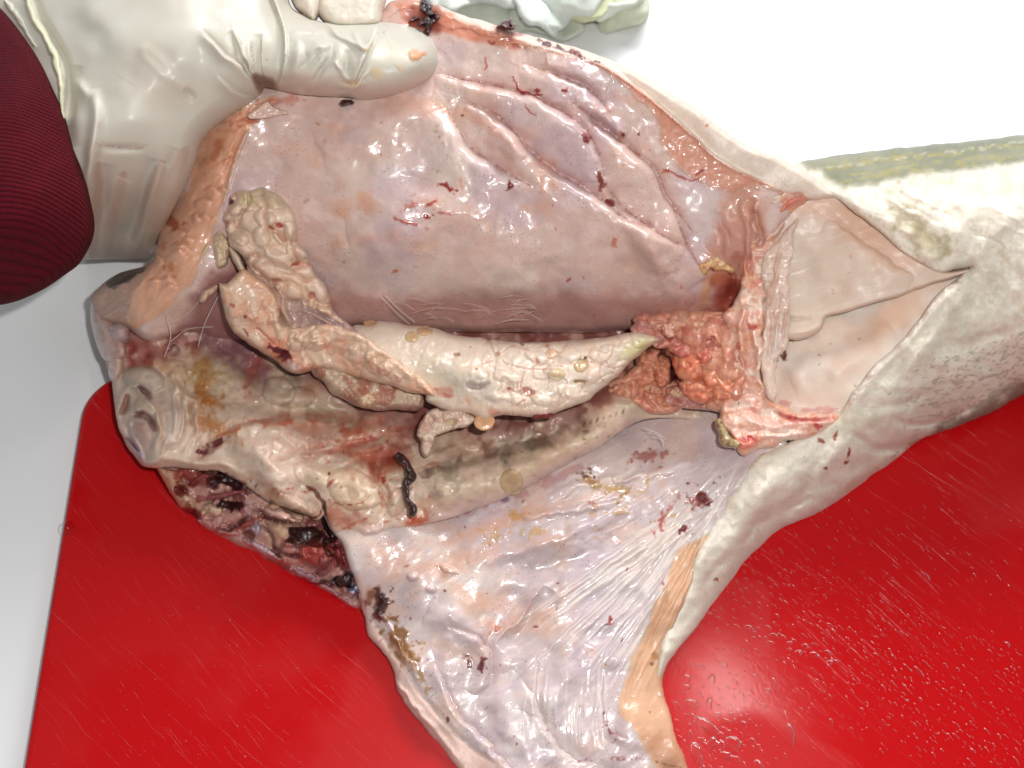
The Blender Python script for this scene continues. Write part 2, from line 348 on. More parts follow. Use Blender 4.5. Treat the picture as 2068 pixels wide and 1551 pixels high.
def knit(m, N, L, b, P, src):
    at = N.new('ShaderNodeAttribute'); at.attribute_name = 'knit'
    sp = N.new('ShaderNodeSeparateXYZ'); L.new(at.outputs['Vector'], sp.inputs[0])
    def f(op, a, c=None, d=None):
        n = N.new('ShaderNodeMath'); n.operation = op
        for i, v in enumerate((a, c, d)):
            if v is None: continue
            if isinstance(v, (int, float)): n.inputs[i].default_value = v
            else: L.new(v, n.inputs[i])
        return n.outputs[0]
    n1 = N.new('ShaderNodeTexNoise'); n1.inputs['Scale'].default_value = 300; L.new(P, n1.inputs['Vector'])
    rib = f('ABSOLUTE', f('SINE', f('MULTIPLY', sp.outputs[1], math.pi)))
    st = f('ABSOLUTE', f('SINE', f('ADD', f('MULTIPLY', sp.outputs[0], math.pi), f('MULTIPLY', f('FLOOR', sp.outputs[1]), 1.3))))
    hgt = f('ADD', f('POWER', rib, 0.6), f('MULTIPLY', st, 0.45)); hgt = f('ADD', hgt, f('MULTIPLY', n1.outputs[0], 0.7))
    bp = N.new('ShaderNodeBump'); bp.inputs['Distance'].default_value = 0.0006; bp.inputs['Strength'].default_value = 1; L.new(hgt, bp.inputs['Height']); L.new(bp.outputs[0], b.inputs['Normal'])
    mr = N.new('ShaderNodeMapRange'); mr.inputs[1].default_value = 0.3; mr.inputs[2].default_value = 1.7; mr.inputs[3].default_value = 0.42; mr.inputs[4].default_value = 1.25; L.new(hgt, mr.inputs[0])
    mx = N.new('ShaderNodeVectorMath'); mx.operation = 'SCALE'; L.new(src, mx.inputs[0]); L.new(mr.outputs[0], mx.inputs['Scale']); L.new(mx.outputs[0], b.inputs['Base Color'])
    b.inputs['Sheen Weight'].default_value = 0.0
M['knit'] = mat('maroon_knit', 0.9, 0, bump=None, spec=0.2, extra=knit)
M['paper'] = mat('soft_tissue_paper', 0.8, 0, bump=((500, 0.15),), sss=0.2, mottle=0.02)
def water():
    m = bpy.data.materials.new('water'); m.use_nodes = True; N = m.node_tree.nodes; L = m.node_tree.links; N.remove(N['Principled BSDF'])
    a = N.new('ShaderNodeBsdfTransparent'); g = N.new('ShaderNodeBsdfGlossy'); g.inputs['Roughness'].default_value = 0.02; f = N.new('ShaderNodeFresnel'); f.inputs['IOR'].default_value = 1.42
    x = N.new('ShaderNodeMixShader'); L.new(f.outputs[0], x.inputs[0]); L.new(a.outputs[0], x.inputs[1]); L.new(g.outputs[0], x.inputs[2]); L.new(x.outputs[0], N['Material Output'].inputs['Surface']); return m
M['water'] = water()
M['table'] = mat('white_tabletop', 0.35, 0, bump=((40, 0.02),), colr=rgb(252, 253, 254), mottle=0.0)
def board_extra(m, N, L, b, P, src):
    # worn plastic: wet areas gloss up, dry areas scuff; fine knife scores
    def nz(scale, det, dist=None, vec=None, rg=0.5):
        n = N.new('ShaderNodeTexNoise'); n.inputs['Scale'].default_value = scale; n.inputs['Detail'].default_value = det; n.inputs['Roughness'].default_value = rg
        L.new(vec or P, n.inputs['Vector']); return n.outputs[0]
    def mr(v, a, c, d, e):
        n = N.new('ShaderNodeMapRange'); n.inputs[1].default_value = a; n.inputs[2].default_value = c; n.inputs[3].default_value = d; n.inputs[4].default_value = e; L.new(v, n.inputs[0]); return n.outputs[0]
    def mp(rot, sx, sy):
        n = N.new('ShaderNodeMapping'); n.inputs['Rotation'].default_value = (0, 0, math.radians(rot)); L.new(P, n.inputs['Vector'])
        k = N.new('ShaderNodeMapping'); k.inputs['Scale'].default_value = (sx, sy, 1); L.new(n.outputs[0], k.inputs['Vector']); return k.outputs[0]
    wet = mr(nz(9, 3), 0.44, 0.50, 0.0, 1.0)
    sc1 = mr(nz(60, 3, vec=mp(48, .5, 30), rg=0.6), 0.64, 0.72, 0, 1); sc2 = mr(nz(60, 3, vec=mp(38, .25, 34), rg=0.6), 0.65, 0.71, 0, 1)
    def mth(op, a, c):
        n = N.new('ShaderNodeMath'); n.operation = op
        for i, v in enumerate((a, c)):
            if isinstance(v, (int, float)): n.inputs[i].default_value = v
            else: L.new(v, n.inputs[i])
        return n.outputs[0]
    s = mth('MAXIMUM', sc1, sc2)
    r = mth('ADD', mr(wet, 0, 1, 0.42, 0.13), mth('MULTIPLY', s, 0.08)); L.new(r, b.inputs['Roughness'])
    bp = N.new('ShaderNodeBump'); bp.inputs['Distance'].default_value = 0.00004; L.new(mth('SUBTRACT', mth('MULTIPLY', nz(900, 3), 0.5), s), bp.inputs['Height']); L.new(bp.outputs[0], b.inputs['Normal'])
    mix = N.new('ShaderNodeMix'); mix.data_type = 'RGBA'; L.new(mth('MULTIPLY', mth('MULTIPLY', s, mr(wet, 0, 1, 1, 0.2)), 0.14), mix.inputs[0]); L.new(src, mix.inputs[6]); mix.inputs[7].default_value = (0.75, 0.25, 0.25, 1)
    L.new(mix.outputs[2], b.inputs['Base Color'])
M['board'] = mat('red_plastic', 0.3, 0, spec=0.3, bump=None, colr=rgb(194, 10, 15), extra=board_extra, sss=0.0)

# ---------------------------------------------------------------- tabletop and cutting board
def sheet(name, x0, x1, y0, y1, z, m):
    return mesh_obj(name, np.array([[x0, y0, z], [x1, y0, z], [x1, y1, z], [x0, y1, z]]), [[0, 1, 2, 3]], m, smooth=False)
tb = sheet('tabletop', -1.6, 1.6, -1.0, 1.8, 0, M['table']); tb['kind'] = 'structure'
def make_board():
    bt = 12.0
    a = unproj(45, 1551, bt)[:2]; ang = math.radians(92.24); u = np.array([math.cos(ang), math.sin(ang)]); v = np.array([u[1], -u[0]])
    c = unproj(205, 752, bt)[:2]
    top = np.dot(c-a, u); Rr = 0.022; w, h = 0.47, 0.36
    # local frame: origin at top left corner, x along v, y along -u
    org = a+u*top
    pts = []
    for (cx, cy, s0) in ((Rr, Rr, 180), (w-Rr, Rr, 270), (w-Rr, h-Rr, 0), (Rr, h-Rr, 90)):
        for k in range(13):
            t = math.radians(s0+k*90/12); pts.append((cx+Rr*math.cos(t), cy+Rr*math.sin(t)))
    pts = np.array(pts); n = len(pts); ctr = np.array([w/2, h/2])
    rings = []
    nr = np.roll(pts, -1, 0)-np.roll(pts, 1, 0); nr = np.stack([-nr[:, 1], nr[:, 0]], 1); nr /= np.linalg.norm(nr, axis=1)[:, None]
    if np.dot(nr[6], ctr-pts[6]) < 0: nr = -nr
    for ins, z in ((0.001, 0.0005), (0, 0.0015), (0, bt/1000-0.0022), (0.0005, bt/1000-0.0009), (0.0016, bt/1000-0.0002), (0.0028, bt/1000)):
        p = pts+nr*ins; w3 = org[None]+p[:, :1]*v[None]-p[:, 1:]*u[None]; rings.append(np.column_stack([w3, np.full(n, z)]))
    co = np.concatenate(rings); q = []
    for r in range(5):
        for k in range(n): q.append([r*n+k, r*n+(k+1) % n, (r+1)*n+(k+1) % n, (r+1)*n+k])
    me = bpy.data.meshes.new('cutting_board'); me.from_pydata(co.tolist(), [], q+[list(range(5*n, 6*n))]); me.materials.append(M['board'])
    for p_ in me.polygons: p_.use_smooth = len(p_.vertices) == 4
    o = bpy.data.objects.new('cutting_board', me); col.objects.link(o)
    o['label'] = 'red plastic cutting board with rounded corner, under the opened fish'; o['category'] = 'cutting board'
    return o
make_board()

# ---------------------------------------------------------------- the fish
fish = empty('fish', (0, 0, 0), 'gutted fish slit open with pale pink lining, lying on the red board', 'fish')
BF = 12.3
WHT = rgb(238, 232, 226)

# ---- outer skin: tail end, belly roll down to the tip of the near flap
skin_out = [(1560, 372), (1585, 345), (1620, 326), (1700, 313), (1800, 300), (1900, 290), (2000, 280), (2068, 272), (2200, 262), (2260, 400), (2260, 700), (2150, 760),
 (2068, 797), (2000, 833), (1930, 862), (1880, 880), (1850, 892), (1830, 912), (1800, 935), (1760, 962), (1700, 1008), (1640, 1042), (1580, 1068), (1540, 1100), (1505, 1135),
 (1480, 1170), (1440, 1222), (1400, 1275), (1368, 1312), (1345, 1350), (1335, 1385), (1337, 1408), (1330, 1412), (1322, 1390), (1326, 1330), (1346, 1265), (1374, 1200), (1400, 1130), (1425, 1080), (1455, 1030),
 (1480, 985), (1510, 940), (1545, 912), (1575, 900), (1620, 880), (1650, 866), (1668, 850), (1690, 838), (1708, 818), (1725, 790), (1745, 765), (1768, 735), (1800, 708), (1828, 682),
 (1848, 655), (1862, 640), (1888, 603), (1920, 572), (1962, 540), (1930, 545), (1895, 550), (1860, 530), (1830, 515), (1800, 490), (1760, 455), (1720, 425), (1690, 402), (1655, 392), (1625, 396), (1590, 400)]
skin_z = [(1620, 326, 84), (1700, 315, 84), (1850, 300, 84), (2068, 276, 84), (2240, 265, 84), (1700, 370, 96), (1850, 370, 99), (2068, 380, 103), (2240, 400, 104),
 (1800, 470, 97), (1950, 500, 97), (2100, 520, 99), (2240, 560, 94), (1962, 545, 90), (1880, 620, 84), (1780, 740, 70), (1700, 830, 58), (1640, 880, 52),
 (1950, 650, 80), (2100, 680, 70), (2220, 700, 52), (1900, 760, 62), (2068, 760, 40), (1800, 850, 54), (1850, 870, 34), (2000, 815, 30), (2068, 795, 18), (1900, 875, 15), (1830, 915, 15), (1760, 962, 15), (1700, 1008, 15),
 (1700, 930, 42), (1600, 980, 44), (1530, 1000, 46), (1560, 930, 50), (1500, 960, 44), (1460, 1040, 38), (1480, 1090, 34), (1580, 1068, 15), (1505, 1135, 15), (1440, 1222, 15), (1420, 1160, 30), (1400, 1210, 26), (1370, 1270, 24), (1345, 1340, 20), (1334, 1390, 16), (1350, 1470, 15), (1380, 1550, 15), (1335, 1400, 19), (1326, 1330, 22), (1374, 1200, 26), (1345, 1500, 17)]
p = Patch(skin_out, skin_z, rgb(245, 242, 231), edge=(20, 5), jag=1.5, seed=2)
p.tint(70, rgb(224, 219, 202), 0.25, 0.1, 0.7, seed=31)
p.tint(150, rgb(244, 240, 232), 0.7, -0.1, 0.5, seed=33)
p.tint(26, rgb(212, 204, 178), 0.3, 0.2, 0.7, seed=35)
# dorsal side of the tail, grey with yellow-green stripes
p.zone([(1600, 310), (1625, 335), (1660, 350), (1700, 376), (1760, 372), (1850, 352), (1960, 338), (2068, 326), (2280, 305), (2280, 230), (1800, 280)], rgb(134, 140, 114), 0.95, 9, idn=1, rag=6)
for k, (a, b) in enumerate((((1650, 345), (2070, 292)), ((1700, 365), (1990, 330)), ((1640, 333), (1900, 312)), ((1720, 352), (2090, 312)))):
    p.line([a, ((a[0]+b[0])/2, (a[1]+b[1])/2-2), b], 5, rgb(174, 168, 96), 0.7, brk=0.35, seed=40+k, wob=5)
p.line([(1660, 338), (1850, 316), (2090, 284)], 4, rgb(205, 205, 190), 0.6, brk=0.6, seed=47, wob=4)
p.line([(1680, 318), (1850, 303), (2090, 276)], 6, rgb(120, 126, 116), 0.6, brk=0.3, seed=48, wob=4)
p.tint(40, rgb(180, 182, 158), 0.35, 0.1, 0.6, seed=49, sx=0.35, ang=-0.12, mask=(p.zn == 1)*1.0)
# grey patches of the flank, darker along the lower edge
p.blob(1860, 470, 60, 22, 55, c=rgb(176, 164, 128), a=0.75, rag=0.8, soft=0.8)
p.blob(1815, 430, 50, 12, 50, c=rgb(186, 178, 150), a=0.6, rag=0.8, soft=0.8)
for (x, y, rx, ry, an, a) in ((2000, 560, 60, 40, 60, .5), (1950, 640, 90, 36, -40, .45), (1840, 720, 80, 30, -50, .35), (1880, 800, 90, 24, -12, .45), (1740, 850, 70, 20, -15, .35), (1620, 960, 50, 30, 20, .25)):
    p.blob(x, y, rx, ry, an, c=rgb(190, 186, 166), a=a*.6, rag=0.6, soft=0.9)
p.zone([(1840, 905), (1900, 860), (1960, 830), (2030, 795), (2100, 760), (2300, 660), (2300, 800), (2068, 830), (1900, 900), (1850, 915)], rgb(112, 112, 98), 0.75, 16, rag=14)
for k in range(16):
    y0 = 700+k*9; R_ = np.random.RandomState(k)
    p.line([(1800+R_.uniform(0, 90), y0+R_.uniform(20, 50)), (1950, y0+10), (2090, y0-40)], R_.uniform(1.5, 4), rgb(140, 136, 116), 0.35, brk=0.5, seed=60+k, wob=8)
p.ridge([(1712, 828), (1772, 745), (1832, 690), (1892, 612), (1958, 552)], 13, 2.6)
p.blob(1720, 980, 60, 10, -35, c=rgb(210, 150, 130), a=0.35, rag=0.6, soft=0.9)
p.line([(1800, 925), (1850, 893), (1880, 880)], 4, rgb(180, 130, 100), .5, brk=.6)
# folds
for pts, w, h in (([(1800, 850), (1850, 858), (1910, 850), (1990, 800)], 9, -3.2), ([(1720, 880), (1760, 905), (1810, 905), (1870, 880)], 10, -3.6), ([(1730, 830), (1790, 825), (1860, 800), (1930, 770)], 12, -2),
  ([(1500, 1100), (1530, 1060), (1570, 1030)], 8, -1.5), ([(1560, 1060), (1600, 1020), (1640, 970), (1650, 930)], 14, -2.2), ([(1700, 880), (1680, 930), (1640, 970)], 16, 3.0), ([(1590, 1040), (1640, 1000)], 6, -1.2),
  ([(1900, 700), (1980, 690), (2068, 650)], 16, -2), ([(1930, 590), (1900, 660), (1850, 720), (1790, 790)], 20, 3), ([(2068, 420), (1960, 520)], 16, 1.5), ([(1720, 400), (1800, 450), (1900, 530)], 14, 2.2),
  ([(1420, 1190), (1450, 1150), (1480, 1120)], 9, -1.2), ([(1560, 940), (1540, 1000), (1500, 1060), (1460, 1130)], 22, 2.5)):
    p.ridge(pts, w, h, wob=5)
for k in range(22):
    R_ = np.random.RandomState(200+k); x = R_.uniform(1760, 2060); y = R_.uniform(380, 520)
    p.ridge([(x-40, y-14), (x, y+R_.uniform(-4, 6)), (x+40, y+26)], 4, R_.uniform(-0.6, 0.5), wob=4)
p.relief(60, 1.8, 3, seed=12); p.relief(14, 0.16, 3, seed=13)
for x, y, rx, ry in ((1658, 890, 9, 5), (1688, 878, 4, 8), (1714, 917, 3, 9), (1708, 935, 4, 4), (1668, 946, 3, 3), (1448, 1170, 2, 3)):
    p.blob(x, y, rx, ry, 20, c=rgb(130, 40, 20), a=0.75, rag=0.7)
p.specks(40, rgb(150, 110, 60), (1, 2.2), (1500, 2060, 400, 1000), a=0.4, seed=5)
p.line([(1640, 400), (1700, 410), (1760, 452), (1830, 512), (1895, 548), (1962, 542)], 5, rgb(240, 226, 210), 0.7, brk=0.3, wob=3, h=0.5)
p.line([(1655, 868), (1708, 820), (1768, 738), (1828, 684), (1888, 605), (1955, 548)], 6, rgb(246, 243, 236), 0.8, brk=0.4, wob=3, h=1.0)
p.line([(1320, 1430), (1330, 1330), (1378, 1200), (1425, 1083), (1480, 988), (1545, 914)], 3, rgb(200, 180, 140), 0.5, brk=0.6, wob=2)
p.build(['belly_skin', 'dorsal_skin'], [M['skin'], M['skin']], fish, floor=BF, labels=['cream white skin of the tail and the rolled belly edge', 'grey back skin with yellow green stripes'])

# ---- muscle inside the cut of the tail: far fillet and near fillet
p = Patch([(1540, 440), (1590, 400), (1650, 385), (1700, 398), (1770, 450), (1840, 510), (1905, 545), (1980, 540), (1930, 560), (1880, 575), (1820, 598), (1770, 612), (1735, 622), (1700, 634), (1668, 640), (1664, 652), (1654, 668), (1630, 683), (1600, 688), (1560, 678), (1525, 640), (1530, 560), (1535, 500)],
 [(1590, 410, 88), (1700, 400, 92), (1800, 470, 90), (1900, 545, 88), (1980, 540, 88), (1600, 520, 76), (1700, 520, 82), (1800, 560, 84), (1880, 570, 84), (1560, 600, 68), (1650, 600, 72), (1750, 610, 77), (1620, 670, 66), (1540, 660, 62)], rgb(228, 211, 198), edge=(8, 4), jag=1.5, seed=4)
p.tint(90, rgb(218, 190, 172), 0.5, 0, 0.6, seed=51)
p.zone([(1560, 400), (1650, 380), (1720, 410), (1790, 465), (1860, 530), (1800, 540), (1700, 470), (1640, 430), (1560, 440)], rgb(224, 186, 164), 0.7, 20, rag=8)
p.fold([(1670, 440), (1720, 470), (1790, 520), (1850, 560)], 26, 10, 1.8, wob=4)
p.ridge([(1640, 640), (1600, 650), (1560, 640)], 8, -1.2, wob=4); p.ridge([(1660, 655), (1630, 668), (1590, 675)], 6, 1.2)
for k in range(46):
    R_ = np.random.RandomState(300+k); x = R_.uniform(1560, 1820); y = R_.uniform(430, 640)
    p.ridge([(x-30, y+R_.uniform(8, 14)), (x+40, y-R_.uniform(4, 12))], 2.6, R_.uniform(-0.1, 0.1), c=rgb(238, 228, 218), a=R_.uniform(0, 0.3), wob=3)
p.relief(60, .8, 2, seed=52)
p.specks(14, rgb(200, 110, 90), (1, 2.5), (1570, 1850, 430, 640), a=0.4, seed=6)
p.build(['tail_muscle'], [M['muscle']], fish, skirt=5, labels=['far side pinkish white muscle of the tail cut'])
p = Patch([(1530, 640), (1600, 620), (1700, 600), (1800, 570), (1900, 540), (1990, 525), (1975, 560), (1900, 610), (1870, 650), (1835, 695), (1780, 745), (1740, 790), (1705, 835), (1680, 860), (1620, 880), (1560, 850), (1530, 780), (1520, 700)],
 [(1540, 640, 56), (1700, 620, 62), (1850, 570, 75), (1980, 535, 84), (1600, 720, 52), (1700, 700, 61), (1800, 650, 69), (1560, 800, 45), (1650, 800, 51), (1720, 790, 57), (1780, 730, 63), (1860, 645, 73), (1700, 840, 49), (1620, 870, 46)], rgb(248, 238, 230), edge=(6, 3), seed=5)
p.tint(80, rgb(240, 218, 204), 0.4, 0, 0.6, seed=56); p.tint(40, WHT, 0.5, 0.1, 0.6, seed=58)
p.blob(1790, 650, 70, 26, -40, c=rgb(228, 182, 152), a=0.55, rag=.4, soft=.9); p.blob(1700, 740, 60, 20, -30, c=rgb(240, 208, 186), a=.3, rag=.4, soft=.9)
p.blob(1620, 740, 60, 40, -20, h=3, prof='g'); p.ridge([(1600, 780), (1700, 740), (1800, 660)], 30, 2.5)
p.line([(1560, 815), (1600, 822), (1650, 828), (1690, 826)], 9, rgb(225, 150, 145), 0.6, brk=.5, wob=5)
p.relief(60, 1.3, 2, seed=57)
for x, y, rx, ry, an in ((1576, 702, 4, 12, 20), (1588, 690, 9, 4, -20), (1584, 716, 4, 9, -10), (1602, 684, 7, 3, -10), (1566, 722, 3, 9, 20)): p.blob(x, y, rx, ry, an, c=rgb(110, 58, 40), a=.85, rag=.6, h=-1.5)
p.specks(10, rgb(120, 110, 100), (1, 2), (1560, 1780, 680, 820), a=0.5, seed=8)
p.build(['tail_muscle'], [M['muscle']], fish, skirt=5, labels=['near side cream muscle of the tail cut'])

# ---- near flap: lining, flesh band along its edge, thin margin
flap_out = [(650, 1030), (690, 1100), (708, 1150), (722, 1200), (736, 1245), (745, 1285), (770, 1315), (792, 1345), (800, 1390), (822, 1425), (850, 1462), (880, 1498), (905, 1530), (930, 1560), (950, 1620), (1150, 1640), (1392, 1620), (1384, 1540), (1370, 1500), (1352, 1440),
 (1340, 1390), (1348, 1330), (1366, 1265), (1394, 1195), (1420, 1130), (1445, 1080), (1475, 1030), (1500, 985), (1530, 945), (1565, 915), (1590, 895), (1560, 860), (1500, 820), (1400, 790), (1300, 800), (1150, 860), (1000, 940), (850, 990), (740, 1040)]
flap_z = [(700, 1100, 35), (740, 1240, 22), (800, 1390, 17), (880, 1500, 16), (940, 1600, 16), (800, 1200, 28), (850, 1350, 22), (900, 1100, 32), (1000, 1200, 26), (1000, 1350, 21), (1000, 1500, 17), (1200, 1550, 16), (1380, 1560, 16),
 (1300, 1450, 20), (1345, 1390, 16), (1250, 1300, 22), (1330, 1250, 24), (1200, 1150, 27), (1380, 1120, 30), (1420, 1110, 32), (1300, 1000, 32), (1450, 980, 40), (1530, 910, 46), (1500, 850, 40), (1350, 850, 26), (1150, 930, 30), (1000, 1020, 31), (850, 1060, 33), (1600, 890, 50), (1200, 860, 18), (900, 960, 20)]
p = Patch(flap_out, flap_z, rgb(210, 195, 200), edge=(14, 4), jag=2.0, seed=6)
p.tint(110, rgb(206, 194, 212), 0.5, -0.1, 0.6, seed=71, octv=2); p.tint(60, rgb(226, 190, 172), 0.45, 0.1, 0.6, seed=73); p.tint(120, WHT, 0.45, 0.1, 0.6, seed=75); p.tint(13, rgb(240, 230, 230), .35, .15, .7, seed=137, sx=.4, ang=-.6)
# orange smears of the upper border
for x, y, rx, ry, an, a in ((1000, 1060, 110, 14, -20, .6), (960, 1120, 60, 16, -15, .4), (800, 1130, 60, 30, 20, .5), (960, 1210, 60, 22, 25, .6), (1000, 1265, 26, 12, 10, .6), (760, 1210, 40, 20, 30, .4), (1110, 1090, 40, 10, -10, .35), (1200, 1000, 60, 10, -15, .3), (1250, 990, 50, 9, 20, .35), (1110, 1250, 50, 24, 10, .35), (900, 1150, 30, 12, 0, .5)):
    p.blob(x, y, rx, ry, an, c=rgb(228, 170, 140), a=a, rag=0.5, soft=0.9)
p.line([(880, 1060), (1000, 1020), (1110, 970), (1200, 925)], 12, rgb(190, 140, 140), 0.6, brk=0.3, wob=6, seed=77)
p.line([(900, 1030), (960, 1020), (1010, 1010), (1060, 985)], 8, rgb(110, 90, 130), 0.6, brk=0.7, wob=6, seed=78)
# folds of the flap
for pts, w1, w2, h in (([(900, 1260), (960, 1285), (985, 1310), (990, 1360), (970, 1410)], 22, 12, 2.6), ([(880, 1340), (900, 1400), (930, 1450), (985, 1500), (1040, 1560)], 12, 6, 2.0), ([(1050, 1370), (1080, 1420), (1110, 1480), (1140, 1520), (1200, 1545)], 20, 8, 1.6),
   ([(1230, 1470), (1240, 1485), (1260, 1497)], 8, 5, 1.6), ([(1000, 1300), (1060, 1240), (1100, 1180)], 26, 14, -1.8)):
    p.fold(pts, w1, w2, h, c=rgb(190, 150, 150), a=0.35, wob=5)
for pts, w, h in (([(860, 1230), (920, 1250), (980, 1290)], 22, 2.5), ([(940, 1140), (1050, 1110), (1200, 1060), (1350, 1000)], 16, 2.0), ([(1050, 1050), (1160, 1030), (1280, 1010)], 7, 1.8), ([(1100, 1000), (1200, 975), (1300, 960), (1400, 935)], 9, 2.0),
   ([(1040, 1150), (1150, 1130), (1250, 1090)], 20, -1.8), ([(1180, 1300), (1120, 1380), (1090, 1450)], 40, 3), ([(1000, 1400), (1030, 1480), (1100, 1551)], 30, 2), ([(760, 1290), (800, 1370), (850, 1440), (930, 1540)], 6, 1.4), ([(755, 1230), (800, 1290), (850, 1390)], 5, 1.2)):
    p.ridge(pts, w, h, wob=6)
p.blob(833, 1165, 12, 9, 0, h=3.0, c=rgb(226, 215, 220), a=.7, rag=.1); p.blob(905, 1150, 20, 8, 20, h=1.8); p.blob(870, 1190, 10, 7, 0, h=1.5)
# pale fibres fanning out from the vent
R_ = np.random.RandomState(5)
for k in range(120):
    a = R_.uniform(0, 1); tx = 980+a*330; ty = 1290+170*a**1.2+R_.uniform(-40, 60); sx_, sy_ = 1500+R_.uniform(-60, 30), 935+R_.uniform(-25, 60)
    t0, t1 = R_.uniform(0, 0.55), R_.uniform(0.6, 1.0)
    mx, my = 1330+90*a, 1070+90*a
    f = lambda t: ((1-t)**2*sx_+2*t*(1-t)*mx+t*t*tx, (1-t)**2*sy_+2*t*(1-t)*my+t*t*ty)
    P_ = [f(t0+(t1-t0)*i/4) for i in range(5)]
    p.ridge(P_, R_.uniform(1.6, 3.2), R_.uniform(0.15, 0.55), c=rgb(243, 238, 236), a=R_.uniform(0.2, 0.7), wob=2)
for k in range(34):
    x = R_.uniform(1060, 1230); y = R_.uniform(1300, 1420); p.ridge([(x, y), (x-6, y+50), (x-2, y+110)], 2.4, R_.uniform(-.25, .4), c=rgb(240, 236, 236), a=R_.uniform(0.1, 0.5), wob=3)
for k in range(60):
    x = R_.uniform(1100, 1480); y = R_.uniform(960, 1090); p.ridge([(x, y), (x+30, y-14), (x+60, y-34)], 2.2, R_.uniform(-.3, .4), c=rgb(240, 236, 236), a=R_.uniform(0, 0.45), wob=3)
# flesh band and margin
p.zone([(1440, 1075), (1418, 1085), (1385, 1098), (1362, 1130), (1345, 1180), (1318, 1230), (1300, 1290), (1270, 1350), (1252, 1410), (1255, 1450), (1285, 1480), (1330, 1560), (1420, 1640), (1440, 1500), (1380, 1400), (1390, 1300), (1440, 1180), (1470, 1080)], rgb(231, 187, 152), 0.9, 5, idn=1, rag=5)
p.zone([(1330, 1560), (1290, 1500), (1340, 1480), (1420, 1520), (1420, 1640), (1300, 1640)], rgb(190, 140, 110), 0.6, 16, rag=14)
p.ridge([(1420, 1090), (1370, 1140), (1325, 1260), (1285, 1350), (1262, 1430)], 5, -1.2, wob=3)
p.blob(1330, 1325, 12, 8, 0, c=rgb(170, 110, 50), a=.5, rag=.8); p.blob(1316, 1340, 4, 4, 0, c=rgb(120, 60, 30), a=.6)
p.zone([(715, 1220), (745, 1245), (775, 1295), (815, 1350), (850, 1400), (880, 1440), (930, 1490), (985, 1530), (1040, 1580), (1000, 1660), (700, 1660), (700, 1300)], rgb(226, 196, 188), 0.85, 5, idn=2, rag=3)
p.ridge([(745, 1245), (800, 1320), (860, 1410), (930, 1490), (1000, 1545)], 5, -1.3, wob=2)
# stains
for x, y, rx, ry, an, cc, a in ((805, 1290, 26, 14, 70, (130, 85, 40), .85), (825, 1320, 22, 10, 60, (150, 105, 60), .7), (850, 1360, 26, 8, 60, (165, 120, 70), .6), (770, 1215, 12, 18, 10, (60, 18, 12), .9), (764, 1245, 10, 14, -10, (90, 30, 15), .8), (750, 1200, 14, 20, 30, (110, 50, 25), .7),
   (1418, 1005, 17, 13, 30, (95, 15, 12), .9), (1400, 1012, 12, 6, 60, (150, 60, 50), .6), (1382, 1067, 8, 6, -30, (110, 15, 18), .9), (1335, 1058, 4, 14, 10, (170, 60, 45), .7), (1352, 1030, 20, 4, -55, (170, 70, 60), .5), (950, 1340, 3, 9, -20, (100, 25, 25), .8), (973, 1345, 5, 10, 10, (95, 20, 20), .85),
   (1183, 963, 10, 7, 20, (90, 35, 15), .85), (1196, 978, 14, 5, 50, (170, 120, 60), .7), (1235, 985, 30, 5, 10, (190, 160, 90), .6), (1260, 1000, 14, 4, -50, (150, 120, 40), .6), (944, 1028, 12, 6, 30, (90, 30, 25), .7), (1008, 1268, 6, 3, 0, (200, 100, 80), .7),
   (1200, 1018, 7, 5, 0, (170, 90, 60), .6), (1250, 1032, 16, 5, -20, (190, 150, 90), .5), (1233, 1251, 5, 4, 0, (150, 40, 30), .8), (905, 1450, 4, 4, 0, (110, 25, 20), .8), (1340, 1180, 3, 3, 0, (160, 60, 40), .7), (1235, 1477, 12, 3, 40, (120, 60, 70), .7),
   (1310, 920, 30, 8, -10, (150, 70, 60), .6), (1000, 1085, 16, 6, -20, (210, 150, 70), .5), (1080, 1075, 16, 7, -15, (215, 165, 90), .5), (1040, 1040, 10, 8, 0, (200, 150, 80), .6)):
    p.blob(x, y, rx, ry, an, c=rgb(*cc), a=a, rag=0.9, soft=0.5, h=0.3)
p.specks(70, rgb(120, 35, 30), (0.9, 2.2), (760, 1480, 960, 1540), a=0.7, seed=12, elong=3)
p.specks(40, rgb(205, 150, 90), (2, 5), (900, 1400, 960, 1100), a=0.4, seed=13, elong=4)
p.line([(1150, 1540), (1230, 1530), (1330, 1538), (1384, 1551)], 3, rgb(130, 60, 50), .6, brk=.6)
p.relief(80, 1.8, 2, seed=81); p.relief(20, 0.3, 2, seed=82, sx=0.6, ang=-0.6)
p.build(['near_flap_lining', 'near_flap_flesh', 'near_flap_margin'], [M['lining'], M['flesh'], M['skin']], fish, floor=BF, labels=['glossy lilac pink lining of the near belly flap', None, None])

# ---- dark torn throat under the head end
p = Patch([(300, 905), (316, 945), (345, 1000), (370, 1030), (400, 1055), (430, 1080), (470, 1098), (520, 1120), (570, 1150), (620, 1178), (660, 1195), (700, 1220), (730, 1236), (765, 1262), (790, 1240), (765, 1200), (740, 1150), (720, 1080), (680, 1010), (600, 960), (500, 920), (400, 900)],
 [(310, 930, 34), (345, 1000, 22), (400, 1055, 16), (470, 1098, 15), (570, 1150, 15), (660, 1195, 15), (740, 1240, 15), (400, 960, 28), (450, 1000, 26), (520, 1050, 27), (600, 1080, 28), (660, 1120, 26), (700, 1150, 26), (600, 980, 26), (740, 1200, 22)], rgb(196, 152, 142), edge=(16, 6), jag=3, seed=8)
p.tint(44, rgb(96, 34, 34), 0.75, 0.08, 0.45, seed=91); p.tint(34, rgb(205, 165, 165), 0.7, 0.15, 0.5, seed=93)
